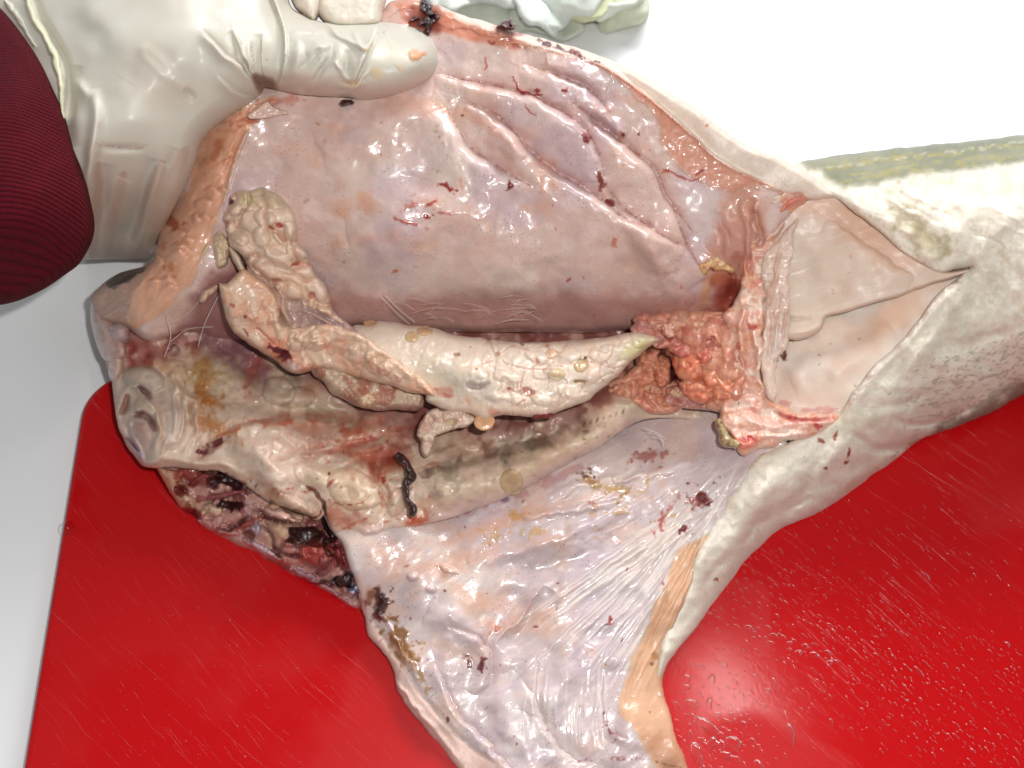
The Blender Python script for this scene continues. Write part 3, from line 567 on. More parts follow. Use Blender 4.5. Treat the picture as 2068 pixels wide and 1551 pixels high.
for x, y, rx, ry, an, h, cc, a in ((345, 970, 26, 34, -30, 3, (205, 165, 135), .95), (370, 1010, 20, 34, -40, 3, (212, 180, 150), .9), (395, 960, 34, 18, 20, 1, (150, 60, 50), .9), (365, 992, 14, 12, 0, -1.5, (100, 20, 15), .95), (392, 975, 10, 8, 0, 1, (120, 30, 25), .8),
  (430, 975, 14, 12, 0, 2, (60, 22, 26), .95), (470, 972, 30, 14, 20, -2, (50, 12, 18), .95), (500, 985, 18, 12, 50, 1.5, (120, 95, 100), .8), (450, 1000, 60, 7, -12, 3, (140, 60, 70), .8), (388, 1040, 18, 14, 20, -2, (48, 14, 16), .95), (430, 1030, 28, 16, 10, 5, (215, 190, 165), .95), (465, 1045, 40, 18, -10, 3, (205, 160, 150), .9), (465, 1020, 26, 8, 0, -3, (50, 18, 18), .9),
  (440, 1068, 46, 11, 15, 3, (208, 150, 148), .95), (500, 1058, 40, 6, -22, 2, (170, 80, 75), .8), (520, 1070, 10, 16, 20, 4, (196, 196, 215), .95), (505, 1080, 12, 10, 0, -1, (110, 50, 40), .8), (530, 1110, 42, 9, 27, 4, (212, 188, 200), .95), (575, 1070, 34, 44, -30, 5, (220, 190, 160), .95), (590, 1120, 30, 22, 20, 3, (212, 155, 148), .9),
  (560, 1040, 40, 12, 10, 4, (218, 180, 170), .9), (620, 1085, 44, 20, 20, -4, (48, 18, 16), .95), (665, 1065, 12, 40, -20, -4, (36, 12, 12), .95), (640, 1130, 36, 26, 20, 3, (160, 55, 45), .9), (655, 1140, 14, 18, 0, 2, (130, 75, 80), .7), (690, 1120, 18, 30, -30, 1, (110, 28, 28), .9),
  (620, 1165, 34, 9, 28, 3, (165, 130, 150), .8), (690, 1172, 24, 9, 10, -2, (26, 10, 14), .95), (700, 1165, 12, 10, 0, 1, (60, 24, 30), .8), (660, 1190, 40, 8, 28, 3, (190, 140, 150), .8), (714, 1193, 12, 11, 0, 4, (70, 80, 120), .9), (708, 1200, 6, 6, 0, 3, (210, 210, 225), .9), (720, 1186, 4, 4, 0, 1, (230, 235, 250), .8), (740, 1215, 14, 24, -40, 1, (50, 16, 14), .9), (700, 1218, 26, 7, 30, 2, (196, 150, 158), .8), (760, 1240, 10, 18, -30, 2, (90, 30, 20), .8)):
    p.blob(x, y, rx, ry, an, h=h*1.7, c=rgb(*cc), a=a, rag=0.5, soft=0.45, seed=int(x))
for pts in ([(430, 1062), (450, 1070), (480, 1060), (510, 1045)], [(520, 1060), (545, 1080), (560, 1120), (575, 1140)], [(560, 1110), (590, 1125), (620, 1125)], [(500, 1020), (560, 1050), (620, 1060)], [(640, 1060), (660, 1100), (700, 1160)], [(580, 1160), (640, 1175), (700, 1185)], [(395, 960), (420, 955), (450, 965)]):
    p.ridge(pts, 4, -2.4, c=rgb(64, 14, 14), a=.8, wob=6)
for k in range(10):
    p.ridge([(690+k*5, 1085+k*3), (720+k*5, 1140+k*3), (745+k*4, 1185)], 2, 0.9, c=rgb(205, 160, 145), a=.6, wob=2)
p.relief(22, 1.4, 4, seed=94); p.relief(8, 0.4, 3, seed=95)
p.build(['torn_throat'], [M['dark']], fish, floor=BF, labels=['dark bloody torn throat tissue resting at the board'])

# ---- cavity floor
floor_out = [(196, 640), (205, 690), (214, 735), (226, 775), (232, 830), (238, 860), (250, 885), (262, 910), (285, 938), (310, 945), (340, 944), (375, 946), (410, 952), (440, 950), (470, 966), (500, 984), (535, 1008), (575, 1026), (615, 1040), (640, 1052), (655, 1040), (662, 1052), (672, 1072), (690, 1088), (720, 1086), (770, 1080),
 (850, 1062), (930, 1040), (1000, 1016), (1080, 976), (1150, 936), (1215, 900), (1270, 860), (1320, 845), (1400, 850), (1480, 880), (1560, 860), (1560, 700), (1480, 600), (1300, 570), (1000, 560), (700, 560), (560, 560), (450, 580), (360, 600), (280, 590), (230, 600)]
floor_z = [(200, 650, 40), (215, 735, 36), (232, 830, 30), (262, 910, 28), (310, 944, 34), (400, 950, 36), (500, 984, 36), (615, 1040, 34), (680, 1080, 34), (850, 1062, 34), (1000, 1016, 32), (1150, 936, 32), (1270, 865, 34), (1400, 850, 30), (1540, 850, 40),
 (300, 700, 36), (300, 800, 38), (300, 880, 40), (420, 700, 33), (450, 850, 42), (500, 900, 45), (560, 950, 46), (600, 800, 34), (650, 900, 38), (700, 980, 44), (780, 1020, 40), (760, 900, 32), (850, 880, 30), (900, 980, 42), (1050, 940, 40), (1180, 880, 41), (1270, 830, 42),
 (1000, 860, 30), (700, 620, 28), (1000, 620, 28), (1200, 650, 28), (1400, 650, 36), (900, 750, 27), (1100, 780, 28), (1300, 750, 30), (450, 600, 38), (1500, 620, 40)]
p = Patch(floor_out, floor_z, rgb(216, 196, 180), edge=(14, 2.2), jag=1.2, seed=9)
p.tint(60, rgb(186, 174, 156), 0.5, 0, 0.5, seed=101); p.tint(80, rgb(208, 160, 140), 0.6, 0, 0.5, seed=102); p.tint(45, rgb(222, 206, 176), 0.5, 0.1, 0.5, seed=104)
p.zone([(560, 560), (1300, 560), (1480, 600), (1480, 720), (1300, 780), (1100, 860), (880, 880), (780, 860), (600, 760), (520, 640)], rgb(128, 66, 62), 0.85, 30, rag=10)
p.zone([(300, 560), (460, 560), (520, 680), (560, 790), (480, 760), (400, 720), (330, 700), (280, 640)], rgb(134, 88, 98), 0.85, 18, rag=10)
p.zone([(200, 640), (300, 620), (390, 660), (400, 720), (350, 740), (270, 740), (215, 740)], rgb(150, 84, 76), 0.85, 14, rag=8)
p.zone([(285, 690), (330, 680), (345, 720), (300, 740), (262, 745), (255, 700)], rgb(130, 40, 32), .6, 12, rag=8)
p.blob(352, 708, 14, 11, -30, h=-3, c=rgb(56, 8, 10), a=1, rag=.1, soft=.2, prof='g'); p.ridge([(334, 700), (352, 692), (368, 705)], 3, 1.5)
p.blob(350, 745, 40, 18, 20, h=2, c=rgb(204, 170, 130), a=.8, rag=.4)
# grey pigmented area and green-brown bile stains
p.zone([(390, 720), (480, 740), (540, 780), (640, 800), (700, 860), (600, 850), (500, 880), (420, 860), (380, 800)], rgb(176, 164, 138), .7, 22, rag=12)
for x, y, rx, ry, an, a in ((410, 745, 26, 18, 70, .6), (415, 775, 16, 22, 10, .75), (428, 805, 20, 10, 20, .85), (405, 815, 16, 10, -10, .7), (400, 840, 12, 16, -30, .75), (425, 860, 34, 14, 10, .65), (445, 880, 30, 10, -10, .6), (415, 735, 10, 8, 0, .8)):
    p.blob(x, y, rx, ry, an, c=rgb(164, 98, 34), a=a, rag=.9, soft=.7, h=.5)
p.blob(412, 755, 5, 5, 0, c=rgb(120, 55, 25), a=.9, h=.8); p.blob(418, 775, 6, 8, 0, c=rgb(125, 60, 25), a=.8, h=.8)
p.blob(395, 770, 34, 34, 0, c=rgb(178, 160, 104), a=.45, rag=.6, soft=.9)
p.blob(510, 745, 10, 40, 18, c=rgb(158, 82, 78), a=.8, rag=.4, soft=.7, h=-.8); p.blob(500, 800, 22, 14, 20, c=rgb(160, 96, 84), a=.6, rag=.4)
for x, y, rx, ry, h in ((560, 790, 34, 28, 2.5), (610, 800, 26, 20, 2), (585, 770, 20, 14, 1.5), (640, 840, 40, 18, 1.5)):
    p.blob(x, y, rx, ry, 10, h=h, c=rgb(170, 158, 140), a=.45, rag=.2, soft=.5)
p.blob(625, 790, 20, 14, 30, c=rgb(180, 120, 90), a=.6)
# fin base: folded pale cups at the left edge
p.zone([(196, 690), (250, 690), (254, 745), (236, 775), (218, 770)], rgb(196, 168, 152), .9, 8, idn=1)
p.zone([(226, 770), (250, 748), (290, 742), (320, 752), (335, 790), (345, 860), (330, 920), (300, 942), (270, 915), (246, 880), (232, 830)], rgb(192, 176, 166), .92, 6, idn=1, h=2)
p.blob(290, 765, 44, 26, 10, h=3, c=rgb(178, 174, 158), a=.6, rag=.1)
p.ridge([(244, 800), (262, 786), (288, 792), (312, 824), (318, 866)], 7, 3.0, c=rgb(212, 198, 180), a=.6, wob=4); p.blob(290, 822, 22, 17, 40, h=3, c=rgb(214, 198, 176), a=.9, rag=.2, soft=.5)
p.ridge([(258, 796), (254, 816), (248, 838)], 6.6000000000000005, -4.199999999999999, c=rgb(132, 76, 56), a=.95, wob=3); p.ridge([(268, 842), (286, 834), (302, 850), (314, 872)], 6.050000000000001, -4.8999999999999995, c=rgb(116, 66, 66), a=.95, wob=3); p.ridge([(276, 782), (292, 790), (306, 808)], 4.95, -4.199999999999999, c=rgb(84, 44, 54), a=.95, wob=2)
p.blob(284, 880, 18, 30, -12, h=1.5, c=rgb(200, 170, 164), a=.8, rag=.3, soft=.6); p.blob(282, 862, 9, 12, 0, c=rgb(190, 146, 130), a=.6, rag=.4, soft=.6)
p.ridge([(240, 800), (238, 836), (252, 876), (276, 908)], 6, 2.2, c=rgb(206, 196, 192), a=.5, wob=3); p.ridge([(264, 846), (268, 880), (284, 908), (292, 935)], 3, 2, c=rgb(206, 196, 200), a=.6, wob=3)
p.ridge([(318, 830), (322, 880), (312, 920)], 6, 1.6, c=rgb(214, 202, 192), a=.5, wob=4); p.blob(276, 908, 7, 26, -35, h=1.0, c=rgb(196, 190, 216), a=.8); p.ridge([(256, 884), (270, 900), (280, 914)], 3.3000000000000003, -2.8, c=rgb(104, 56, 66), a=.95, wob=2)
p.ridge([(335, 760), (350, 800), (356, 860), (346, 910)], 12, 2.2, c=rgb(190, 180, 176), a=.5); p.ridge([(362, 790), (372, 830), (366, 890)], 4, 1.2, c=rgb(216, 210, 196), a=.5)
p.ridge([(345, 750), (365, 790), (400, 815)], 8, 3.2, c=rgb(206, 160, 110), a=.5); p.line([(330, 900), (322, 870), (326, 820)], 5, rgb(190, 140, 96), .5)
p.ridge([(300, 935), (340, 925), (400, 935), (450, 935), (500, 965)], 9, 3.0, c=rgb(226, 208, 190), a=.7)
# orange-red tendon ridges running right
p.fold([(400, 910), (430, 885), (480, 858), (540, 846), (620, 840), (700, 850)], 16, 12, 3.2, c=rgb(150, 60, 40), a=.6)
p.line([(440, 885), (490, 862), (560, 850), (640, 845)], 8, rgb(205, 130, 104), .8, brk=.4, wob=4, seed=110)
p.blob(425, 905, 30, 10, -35, c=rgb(110, 40, 30), a=.8, h=-2.0, rag=.3, soft=.8); p.blob(447, 890, 18, 5, -30, c=rgb(76, 16, 18), a=.8, rag=.3, soft=.6)
for pts, w, h in (([(470, 900), (520, 920), (560, 960), (600, 990)], 22, 3.5), ([(520, 880), (600, 900), (700, 880), (800, 850)], 26, 2.6), ([(600, 920), (700, 900), (780, 870)], 10, -2.2), ([(540, 930), (620, 920), (680, 900)], 9, -2.0), ([(560, 1010), (600, 1020), (640, 1030)], 12, 2), ([(700, 940), (760, 960), (800, 1000)], 16, 2)):
    p.ridge(pts, w, h, wob=6)
R_ = np.random.RandomState(77)
for k in range(46):
    x, y = R_.uniform(480, 860), R_.uniform(850, 1060); L = R_.uniform(10, 45)
    p.line([(x, y), (x+L*.5, y-L*.25+R_.uniform(-4, 4)), (x+L, y-L*.35)], R_.uniform(1, 4.5), rgb(176, 84, 62), R_.uniform(.15, .6), brk=.5, seed=300+k, wob=5)
for x, y, rx, ry, an, a in ((730, 870, 30, 10, -15, .6), (760, 850, 30, 12, -20, .5), (700, 900, 50, 8, -20, .5), (600, 910, 40, 12, -5, .4), (740, 920, 26, 16, 10, .5), (770, 940, 20, 26, 0, .6), (640, 860, 50, 14, -5, .4), (560, 1000, 30, 10, 10, .4), (790, 1000, 14, 8, 0, .5), (840, 1050, 26, 8, 10, .8), (690, 1050, 30, 16, 0, .5)):
    p.blob(x, y, rx, ry, an, c=rgb(180, 78, 52), a=a, rag=.9, soft=.8)
for x, y, rx, ry, h in ((795, 945, 26, 18, 3.4), (720, 990, 60, 40, 3.5), (800, 1015, 20, 28, 3.2), (640, 960, 50, 26, 2.0), (585, 1018, 44, 16, 3)):
    p.blob(x, y, rx, ry, 20, h=h, c=rgb(208, 190, 156), a=.55, rag=.15, soft=.4)
p.line([(620, 985), (640, 1000), (655, 1022), (662, 1045)], 4, rgb(70, 24, 14), .9, wob=4, h=-2.5); p.line([(600, 1040), (640, 1046), (650, 1030)], 3, rgb(110, 44, 22), .8, h=-1)
p.line([(655, 1010), (700, 1020), (740, 1010), (760, 980)], 2, rgb(150, 70, 40), .7, brk=.4); p.line([(700, 1060), (750, 1055), (820, 1058)], 3, rgb(190, 110, 80), .7, brk=.3); p.line([(758, 940), (772, 955), (770, 1000), (776, 1040)], 5, rgb(160, 70, 40), .8, brk=.3, h=-1.5)
p.line([(660, 985), (668, 975), (675, 968)], 3.4, rgb(150, 40, 32), .9, wob=1); p.blob(665, 957, 3, 3, c=rgb(90, 20, 15)); p.blob(665, 1010, 3, 2, c=rgb(90, 20, 15))
# dark pigmented tube
p.tint(30, rgb(130, 122, 102), .6, 0, .5, seed=115, mask=ss(860, 900, p.x)*ss(860, 900, p.y))
p.line([(850, 955), (950, 930), (1050, 905), (1150, 885), (1230, 860)], 14, rgb(112, 92, 76), .75, brk=.35, wob=8, seed=116)
p.line([(870, 920), (1000, 900), (1100, 870), (1180, 850)], 20, rgb(130, 96, 80), .7, brk=.3, wob=8, seed=117)
p.ridge([(880, 990), (980, 975), (1080, 935), (1180, 890), (1270, 845)], 30, 5, c=rgb(214, 192, 160), a=.55, cw=22, wob=4)
p.ridge([(850, 945), (960, 925), (1100, 880), (1200, 850)], 8, -2.5, wob=6)
for k in range(7): p.blob(1180+k*13, 856-k*4, 2.5, 6, 25, c=rgb(110, 60, 50), a=.6)
p.line([(640, 1075), (700, 1092), (850, 1064), (1000, 1018), (1080, 978), (1150, 938), (1215, 902), (1270, 864)], 22, rgb(212, 184, 178), .9, wob=10, taper=0, seed=5)
p.blob(790, 925, 34, 16, 10, c=rgb(150, 56, 40), a=.75, rag=.6, soft=.8); p.blob(840, 1050, 22, 12, 0, c=rgb(190, 84, 50), a=.8, rag=.5, soft=.8); p.blob(300, 700, 40, 26, 0, c=rgb(150, 80, 76), a=.5, soft=.9)
for pts in ([(380, 760), (372, 830), (356, 900)], [(400, 790), (396, 860), (372, 920)], [(356, 770), (352, 840), (338, 900)]): p.ridge(pts, 6, 1.6, c=rgb(222, 210, 200), a=.45, wob=4)
p.specks(60, rgb(70, 50, 40), (1, 2.6), (480, 1250, 880, 1060), a=.6, seed=22)
p.tint(50, rgb(226, 200, 190), .35, .0, .5, seed=121); p.tint(40, rgb(234, 210, 190), .5, .1, .5, seed=122)
p.zone([(330, 760), (420, 720), (560, 850), (640, 900), (600, 990), (500, 960), (330, 930)], rgb(222, 204, 192), .45, 40)
for pts, w, h in (([(470, 800), (560, 830), (680, 830), (760, 860)], 20, -4), ([(440, 700), (500, 740), (530, 800)], 14, -3), ([(860, 930), (980, 905), (1100, 870), (1190, 840)], 18, -4), ([(560, 880), (640, 935), (700, 950)], 12, -3), ([(690, 930), (730, 910), (800, 900)], 9, 2.5), ([(775, 910), (760, 960), (780, 1000), (775, 1045)], 8, -3), ([(480, 930), (560, 985), (630, 1010)], 16, 3.5), ([(350, 760), (380, 850), (390, 910)], 10, -2)): p.ridge(pts, w, h, wob=6)
for pts, w, cc, a in (([(395, 950), (440, 958), (480, 978), (530, 1010), (590, 1034), (640, 1050)], 7, (96, 36, 44), .75), ([(440, 886), (490, 862), (560, 850), (640, 846)], 7, (196, 108, 84), .8), ([(396, 918), (420, 906), (450, 890)], 8, (92, 26, 26), .85), ([(640, 1055), (690, 1062), (760, 1052), (830, 1056)], 5, (186, 96, 70), .7), ([(560, 1000), (620, 985), (655, 1010)], 4, (150, 74, 50), .6), ([(700, 905), (760, 880), (820, 860)], 9, (176, 84, 66), .6), ([(620, 905), (690, 890), (750, 872)], 6, (186, 104, 84), .55)):
    p.line(pts, w, rgb(*cc), a, brk=.45, wob=7, seed=int(pts[0][0]))
for x, y, rx, ry, an, cc, a in ((412, 770, 14, 30, 12, (168, 104, 40), .7), (425, 808, 24, 10, 30, (172, 102, 44), .75), (430, 862, 34, 12, 20, (178, 112, 60), .6), (408, 745, 20, 14, 0, (176, 134, 70), .6), (512, 748, 9, 38, 18, (162, 90, 86), .7), (785, 930, 30, 20, 10, (150, 56, 42), .6), (838, 1052, 20, 10, 0, (190, 88, 54), .7), (800, 905, 24, 10, 0, (140, 60, 52), .6), (740, 925, 30, 12, -10, (184, 92, 66), .5), (560, 790, 50, 34, 0, (176, 164, 146), .45), (450, 760, 40, 26, 0, (190, 172, 140), .5)):
    p.blob(x, y, rx, ry, an, c=rgb(*cc), a=a, rag=.7, soft=.8)
p.relief(50, 2.0, 3, seed=118); p.relief(18, 0.45, 2, seed=119)
p.build(['cavity_floor', 'fin_base'], [M['floor'], M['skin']], fish, skirt=14, labels=['grey brown stained membrane on the floor of the body cavity', 'folded pale fin base at the head end'])

FLOORP = p
def on(P, a, b, up):
    j = np.nonzero((P.x > a.min()-6) & (P.x < a.max()+6) & (P.y > b.min()-6) & (P.y < b.max()+6))[0]
    if not len(j): return None
    out = np.empty(len(a))
    for i in range(len(a)):
        d = (P.x[j]-a[i])**2+(P.y[j]-b[i])**2; out[i] = P.Z[j[np.argsort(d)[:12]]].mean() if d.min() < 60 else P.Z[j].min()
    return out+up
# ---- far flap held up by the hand
far_out = [(400, 235), (440, 190), (520, 150), (600, 140), (690, 140), (760, 100), (765, 40), (775, 20), (790, 4), (815, -4), (845, -2), (880, 8), (910, 20), (960, 38), (1040, 62), (1130, 88), (1200, 108), (1260, 133), (1330, 172), (1400, 215), (1450, 250), (1500, 286), (1545, 308), (1600, 330), (1650, 362), (1692, 396),
 (1660, 404), (1630, 410), (1600, 435), (1570, 470), (1550, 520), (1530, 580), (1500, 640), (1440, 664), (1360, 660), (1280, 668), (1150, 672), (1000, 670), (850, 668), (700, 660), (600, 672), (520, 690), (450, 690), (390, 668), (345, 680), (300, 690), (262, 668), (236, 660), (212, 650), (190, 625), (186, 600), (205, 575), (240, 552), (300, 535), (312, 512), (322, 470), (338, 430), (350, 395), (362, 340), (375, 285)]
far_z = [(450, 250, 104), (600, 200, 110), (760, 60, 120), (850, 0, 122), (1000, 55, 122), (1130, 92, 121), (1260, 140, 119), (1400, 220, 113), (1500, 290, 107), (1600, 335, 100), (1680, 395, 94), (800, 120, 118), (900, 150, 116), (1000, 130, 119), (1200, 180, 116), (1350, 260, 110),
 (600, 260, 104), (800, 260, 107), (1000, 250, 108), (1150, 300, 104), (1300, 350, 98), (1450, 400, 92), (1560, 420, 90), (520, 350, 94), (700, 380, 96), (900, 400, 95), (1100, 420, 92), (1300, 460, 86), (1450, 500, 78), (600, 450, 84), (800, 480, 85), (1000, 500, 83), (1200, 520, 79), (1350, 570, 68), (1470, 580, 62),
 (650, 540, 64), (850, 570, 63), (1000, 590, 60), (1200, 610, 56), (700, 620, 46), (900, 640, 43), (1100, 650, 42), (1300, 655, 42), (1480, 640, 48), (375, 300, 84), (350, 400, 72), (325, 480, 64), (435, 330, 94), (400, 430, 84), (350, 500, 74), (300, 560, 66), (240, 570, 60), (195, 600, 50), (220, 645, 46), (300, 660, 50), (400, 600, 60), (470, 520, 72), (400, 660, 40), (520, 660, 42), (520, 580, 56)]
p = Patch(far_out, far_z, rgb(223, 198, 193), edge=(16, 5), jag=1.8, seed=10)
p.tint(130, rgb(204, 186, 204), 0.5, -0.1, 0.6, seed=131, octv=2); p.tint(80, rgb(228, 192, 176), 0.5, 0.05, 0.6, seed=132); p.tint(150, WHT, 0.4, 0.1, 0.6, seed=134); p.tint(13, rgb(240, 226, 224), .35, .15, .7, seed=136, sx=.5, ang=.5)
p.zone([(560, 560), (700, 590), (900, 600), (1150, 590), (1400, 600), (1500, 600), (1500, 700), (500, 720)], rgb(186, 128, 118), .6, 24, rag=10)
p.zone([(420, 560), (520, 520), (640, 560), (660, 700), (380, 720), (330, 690), (380, 640)], rgb(150, 96, 100), .8, 20, rag=10)
for x, y, rx, ry, an, a in ((880, 220, 60, 16, 20, .5), (960, 240, 70, 10, 35, .5), (1030, 330, 70, 12, 45, .4), (1100, 350, 26, 20, 40, .6), (690, 420, 20, 16, 0, .5), (740, 405, 14, 20, -30, .8), (690, 370, 12, 12, 0, .3), (585, 300, 30, 14, 0, .3), (685, 260, 16, 10, 0, .6), (600, 480, 14, 12, 0, .35), (683, 490, 14, 13, 0, .7), (870, 410, 20, 10, 10, .5), (1090, 420, 20, 14, 0, .5), (940, 440, 60, 16, 0, .2), (780, 480, 60, 12, 0, .3), (1060, 420, 8, 8, 0, .5), (640, 330, 14, 10, 0, .4), (850, 500, 30, 10, -10, .4), (660, 600, 50, 14, 10, .4), (1260, 200, 30, 10, 30, .4), (930, 370, 14, 9, 60, .5), (690, 430, 14, 10, 0, .5)):
    p.blob(x, y, rx, ry, an, c=rgb(228, 172, 144), a=a*.8, rag=.5, soft=.7)
# flesh band under the rim, then white skin
p.zone([(765, 60), (790, 30), (830, 20), (900, 50), (1000, 78), (1050, 92), (1130, 105), (1200, 130), (1280, 190), (1330, 240), (1345, 300), (1400, 360), (1460, 385), (1520, 380), (1560, 385), (1610, 400), (1700, 410), (1710, 300), (1300, 20), (900, -40), (760, -20)], rgb(222, 158, 132), .8, 9, idn=1, rag=7)
p.zone([(1480, 380), (1530, 390), (1545, 470), (1500, 600), (1430, 560), (1440, 470)], rgb(204, 140, 118), .7, 18, rag=8)
p.zone([(890, 10), (930, 44), (1000, 66), (1080, 92), (1150, 112), (1220, 135), (1300, 190), (1360, 240), (1400, 275), (1440, 315), (1500, 350), (1560, 376), (1620, 392), (1740, 420), (1740, 300), (1300, 20), (1000, -20)], rgb(240, 232, 222), .95, 4, idn=2, rag=4)
p.fold([(1560, 376), (1500, 350), (1440, 315), (1400, 275), (1360, 240), (1300, 190), (1220, 135), (1150, 112), (1080, 92)], 10, 8, -2.0, c=rgb(190, 100, 80), a=.5)
p.zone([(770, 20), (800, 10), (890, 22), (960, 55), (1040, 80), (1040, 96), (960, 84), (880, 62), (790, 60)], rgb(216, 138, 110), .85, 6, rag=5)
p.blob(862, 40, 30, 30, 0, c=rgb(120, 40, 30), a=.7, rag=.8, soft=.7); p.blob(1030, 62, 24, 12, 20, c=rgb(140, 50, 44), a=.6, rag=.8, soft=.7); p.blob(785, 35, 22, 26, 20, c=rgb(226, 196, 190), a=.9, rag=.4)
p.line([(1040, 65), (1075, 78), (1120, 95), (1165, 110), (1210, 125)], 4.5, rgb(80, 20, 22), .9, brk=.55, wob=4, h=.6)
# salmon cut wall at the left
p.zone([(470, 225), (560, 190), (540, 215), (520, 245), (500, 265), (482, 310), (462, 370), (450, 410), (436, 450), (420, 500), (396, 550), (380, 580), (362, 600), (335, 625), (300, 650), (262, 668), (250, 640), (262, 600), (290, 555), (310, 510), (300, 480), (380, 380), (390, 300)], rgb(234, 184, 156), .95, 4, idn=3, rag=4)
p.zone([(180, 560), (300, 520), (300, 545), (272, 590), (258, 640), (268, 672), (200, 670), (170, 610)], rgb(188, 158, 146), .95, 5, idn=4, rag=4)
p.zone([(215, 572), (250, 548), (298, 538), (280, 552), (250, 570), (228, 582)], rgb(84, 78, 74), .9, 4, rag=5)
for pts in ([(222, 580), (255, 560), (290, 548)], [(240, 572), (275, 556)]): p.line(pts, 1.6, rgb(50, 48, 46), .8, wob=2)
R_ = np.random.RandomState(9)
for k in range(26):
    x, y = R_.uniform(200, 285), R_.uniform(575, 655); p.line([(x, y), (x+R_.uniform(10, 26), y-R_.uniform(6, 22))], 1.6, rgb(212, 196, 186), R_.uniform(.2, .6), wob=3)
p.line([(500, 262), (480, 310), (462, 372), (452, 408)], 4, rgb(236, 206, 190), .8, wob=2, h=1.4); p.ridge([(492, 262), (470, 312), (452, 372)], 5, -2.0)
for k in range(16):   # torn fibres along the cut wall, combed along it
    t = R_.uniform(0, 1); cx = np.interp(t, [0, .35, .7, 1], [480, 420, 350, 300]); cy = np.interp(t, [0, .35, .7, 1], [250, 400, 500, 600])
    cx += R_.uniform(-36, 20); L = R_.uniform(20, 44)
    p.fold([(cx, cy), (cx+L*.5, cy-L*.25), (cx+L, cy+R_.uniform(-4, 14))], 9, 4, R_.uniform(.8, 2.4), c=rgb(212, 140, 112), a=.35)
for x, y, rx, ry, an, cc, a in ((352, 452, 14, 10, 20, (170, 70, 40), .7), (440, 300, 10, 30, 20, (200, 110, 70), .5), (345, 540, 10, 12, 0, (190, 100, 60), .5), (500, 240, 20, 8, -10, (180, 80, 50), .6), (515, 232, 10, 5, -20, (190, 160, 90), .6), (330, 500, 5, 8, 0, (200, 90, 60), .6), (560, 205, 40, 8, -8, (190, 110, 90), .5), (450, 235, 30, 8, -30, (150, 90, 60), .6)):
    p.blob(x, y, rx, ry, an, c=rgb(*cc), a=a, rag=.8, soft=.6)
# big folds of the lining, fanning out from under the thumb
for x, y, rx, ry, an, cc, a, h in ((1470, 600, 26, 52, 25, (160, 70, 56), .8, -3), (1478, 585, 14, 30, 20, (120, 34, 28), .5, -2), (1450, 560, 20, 14, -20, (190, 110, 76), .7, 0), (1425, 590, 10, 26, 20, (206, 150, 104), .6, .5), (1440, 540, 12, 8, 0, (120, 40, 34), .7, -1), (1490, 640, 14, 20, 0, (160, 60, 56), .8, -2)): p.blob(x, y, rx, ry, an, c=rgb(*cc), a=a, rag=.5, soft=.6, h=h, prof='g')
FOLDS = [([(940, 170), (1030, 180), (1110, 210), (1180, 260), (1210, 310), (1222, 360)], 24, 10, 3.6), ([(930, 200), (1000, 230), (1060, 290), (1110, 340), (1200, 390), (1260, 440), (1320, 460)], 22, 9, 4.0), ([(900, 215), (945, 290), (1010, 340), (1080, 380)], 26, 12, 3.0),
  ([(1150, 200), (1200, 240), (1260, 290), (1320, 340), (1350, 400), (1400, 470)], 26, 8, 3.8), ([(1222, 370), (1260, 420), (1330, 470), (1390, 500)], 18, 8, 3.0), ([(1360, 420), (1390, 500), (1430, 560)], 16, 7, 2.4),
  ([(1060, 130), (1120, 150), (1190, 180), (1230, 225)], 26, 12, 2.6), ([(880, 150), (960, 165), (1040, 180)], 16, 8, 1.8)]
for k, (pts, w1, w2, h) in enumerate(FOLDS): (p.fold(pts, w1*1.6, w2*1.5, h*1.45, c=rgb(190, 136, 130), a=.4, wob=3, seed=140+k), p.line(pts, 2.4, rgb(160, 92, 84), .6, brk=.3, wob=0, seed=140+k))
for pts, w, h in (([(1100, 130), (1180, 150), (1230, 175)], 22, 4.0), ([(1160, 200), (1220, 230), (1260, 270)], 14, 3.5), ([(1000, 260), (1060, 320)], 20, 2.5), ([(1230, 400), (1290, 470), (1350, 560)], 26, 3.5), ([(1280, 480), (1340, 540), (1400, 620)], 20, 2.5), ([(640, 300), (760, 260), (900, 270)], 50, 3), ([(700, 480), (850, 440), (1000, 460)], 60, 3),
   ([(1500, 400), (1510, 470), (1500, 560)], 8, 2.5), ([(1520, 400), (1535, 460), (1530, 540)], 7, -2.5), ([(1440, 420), (1470, 480), (1480, 560)], 10, -2)):
    p.ridge(pts, w, h, wob=6)
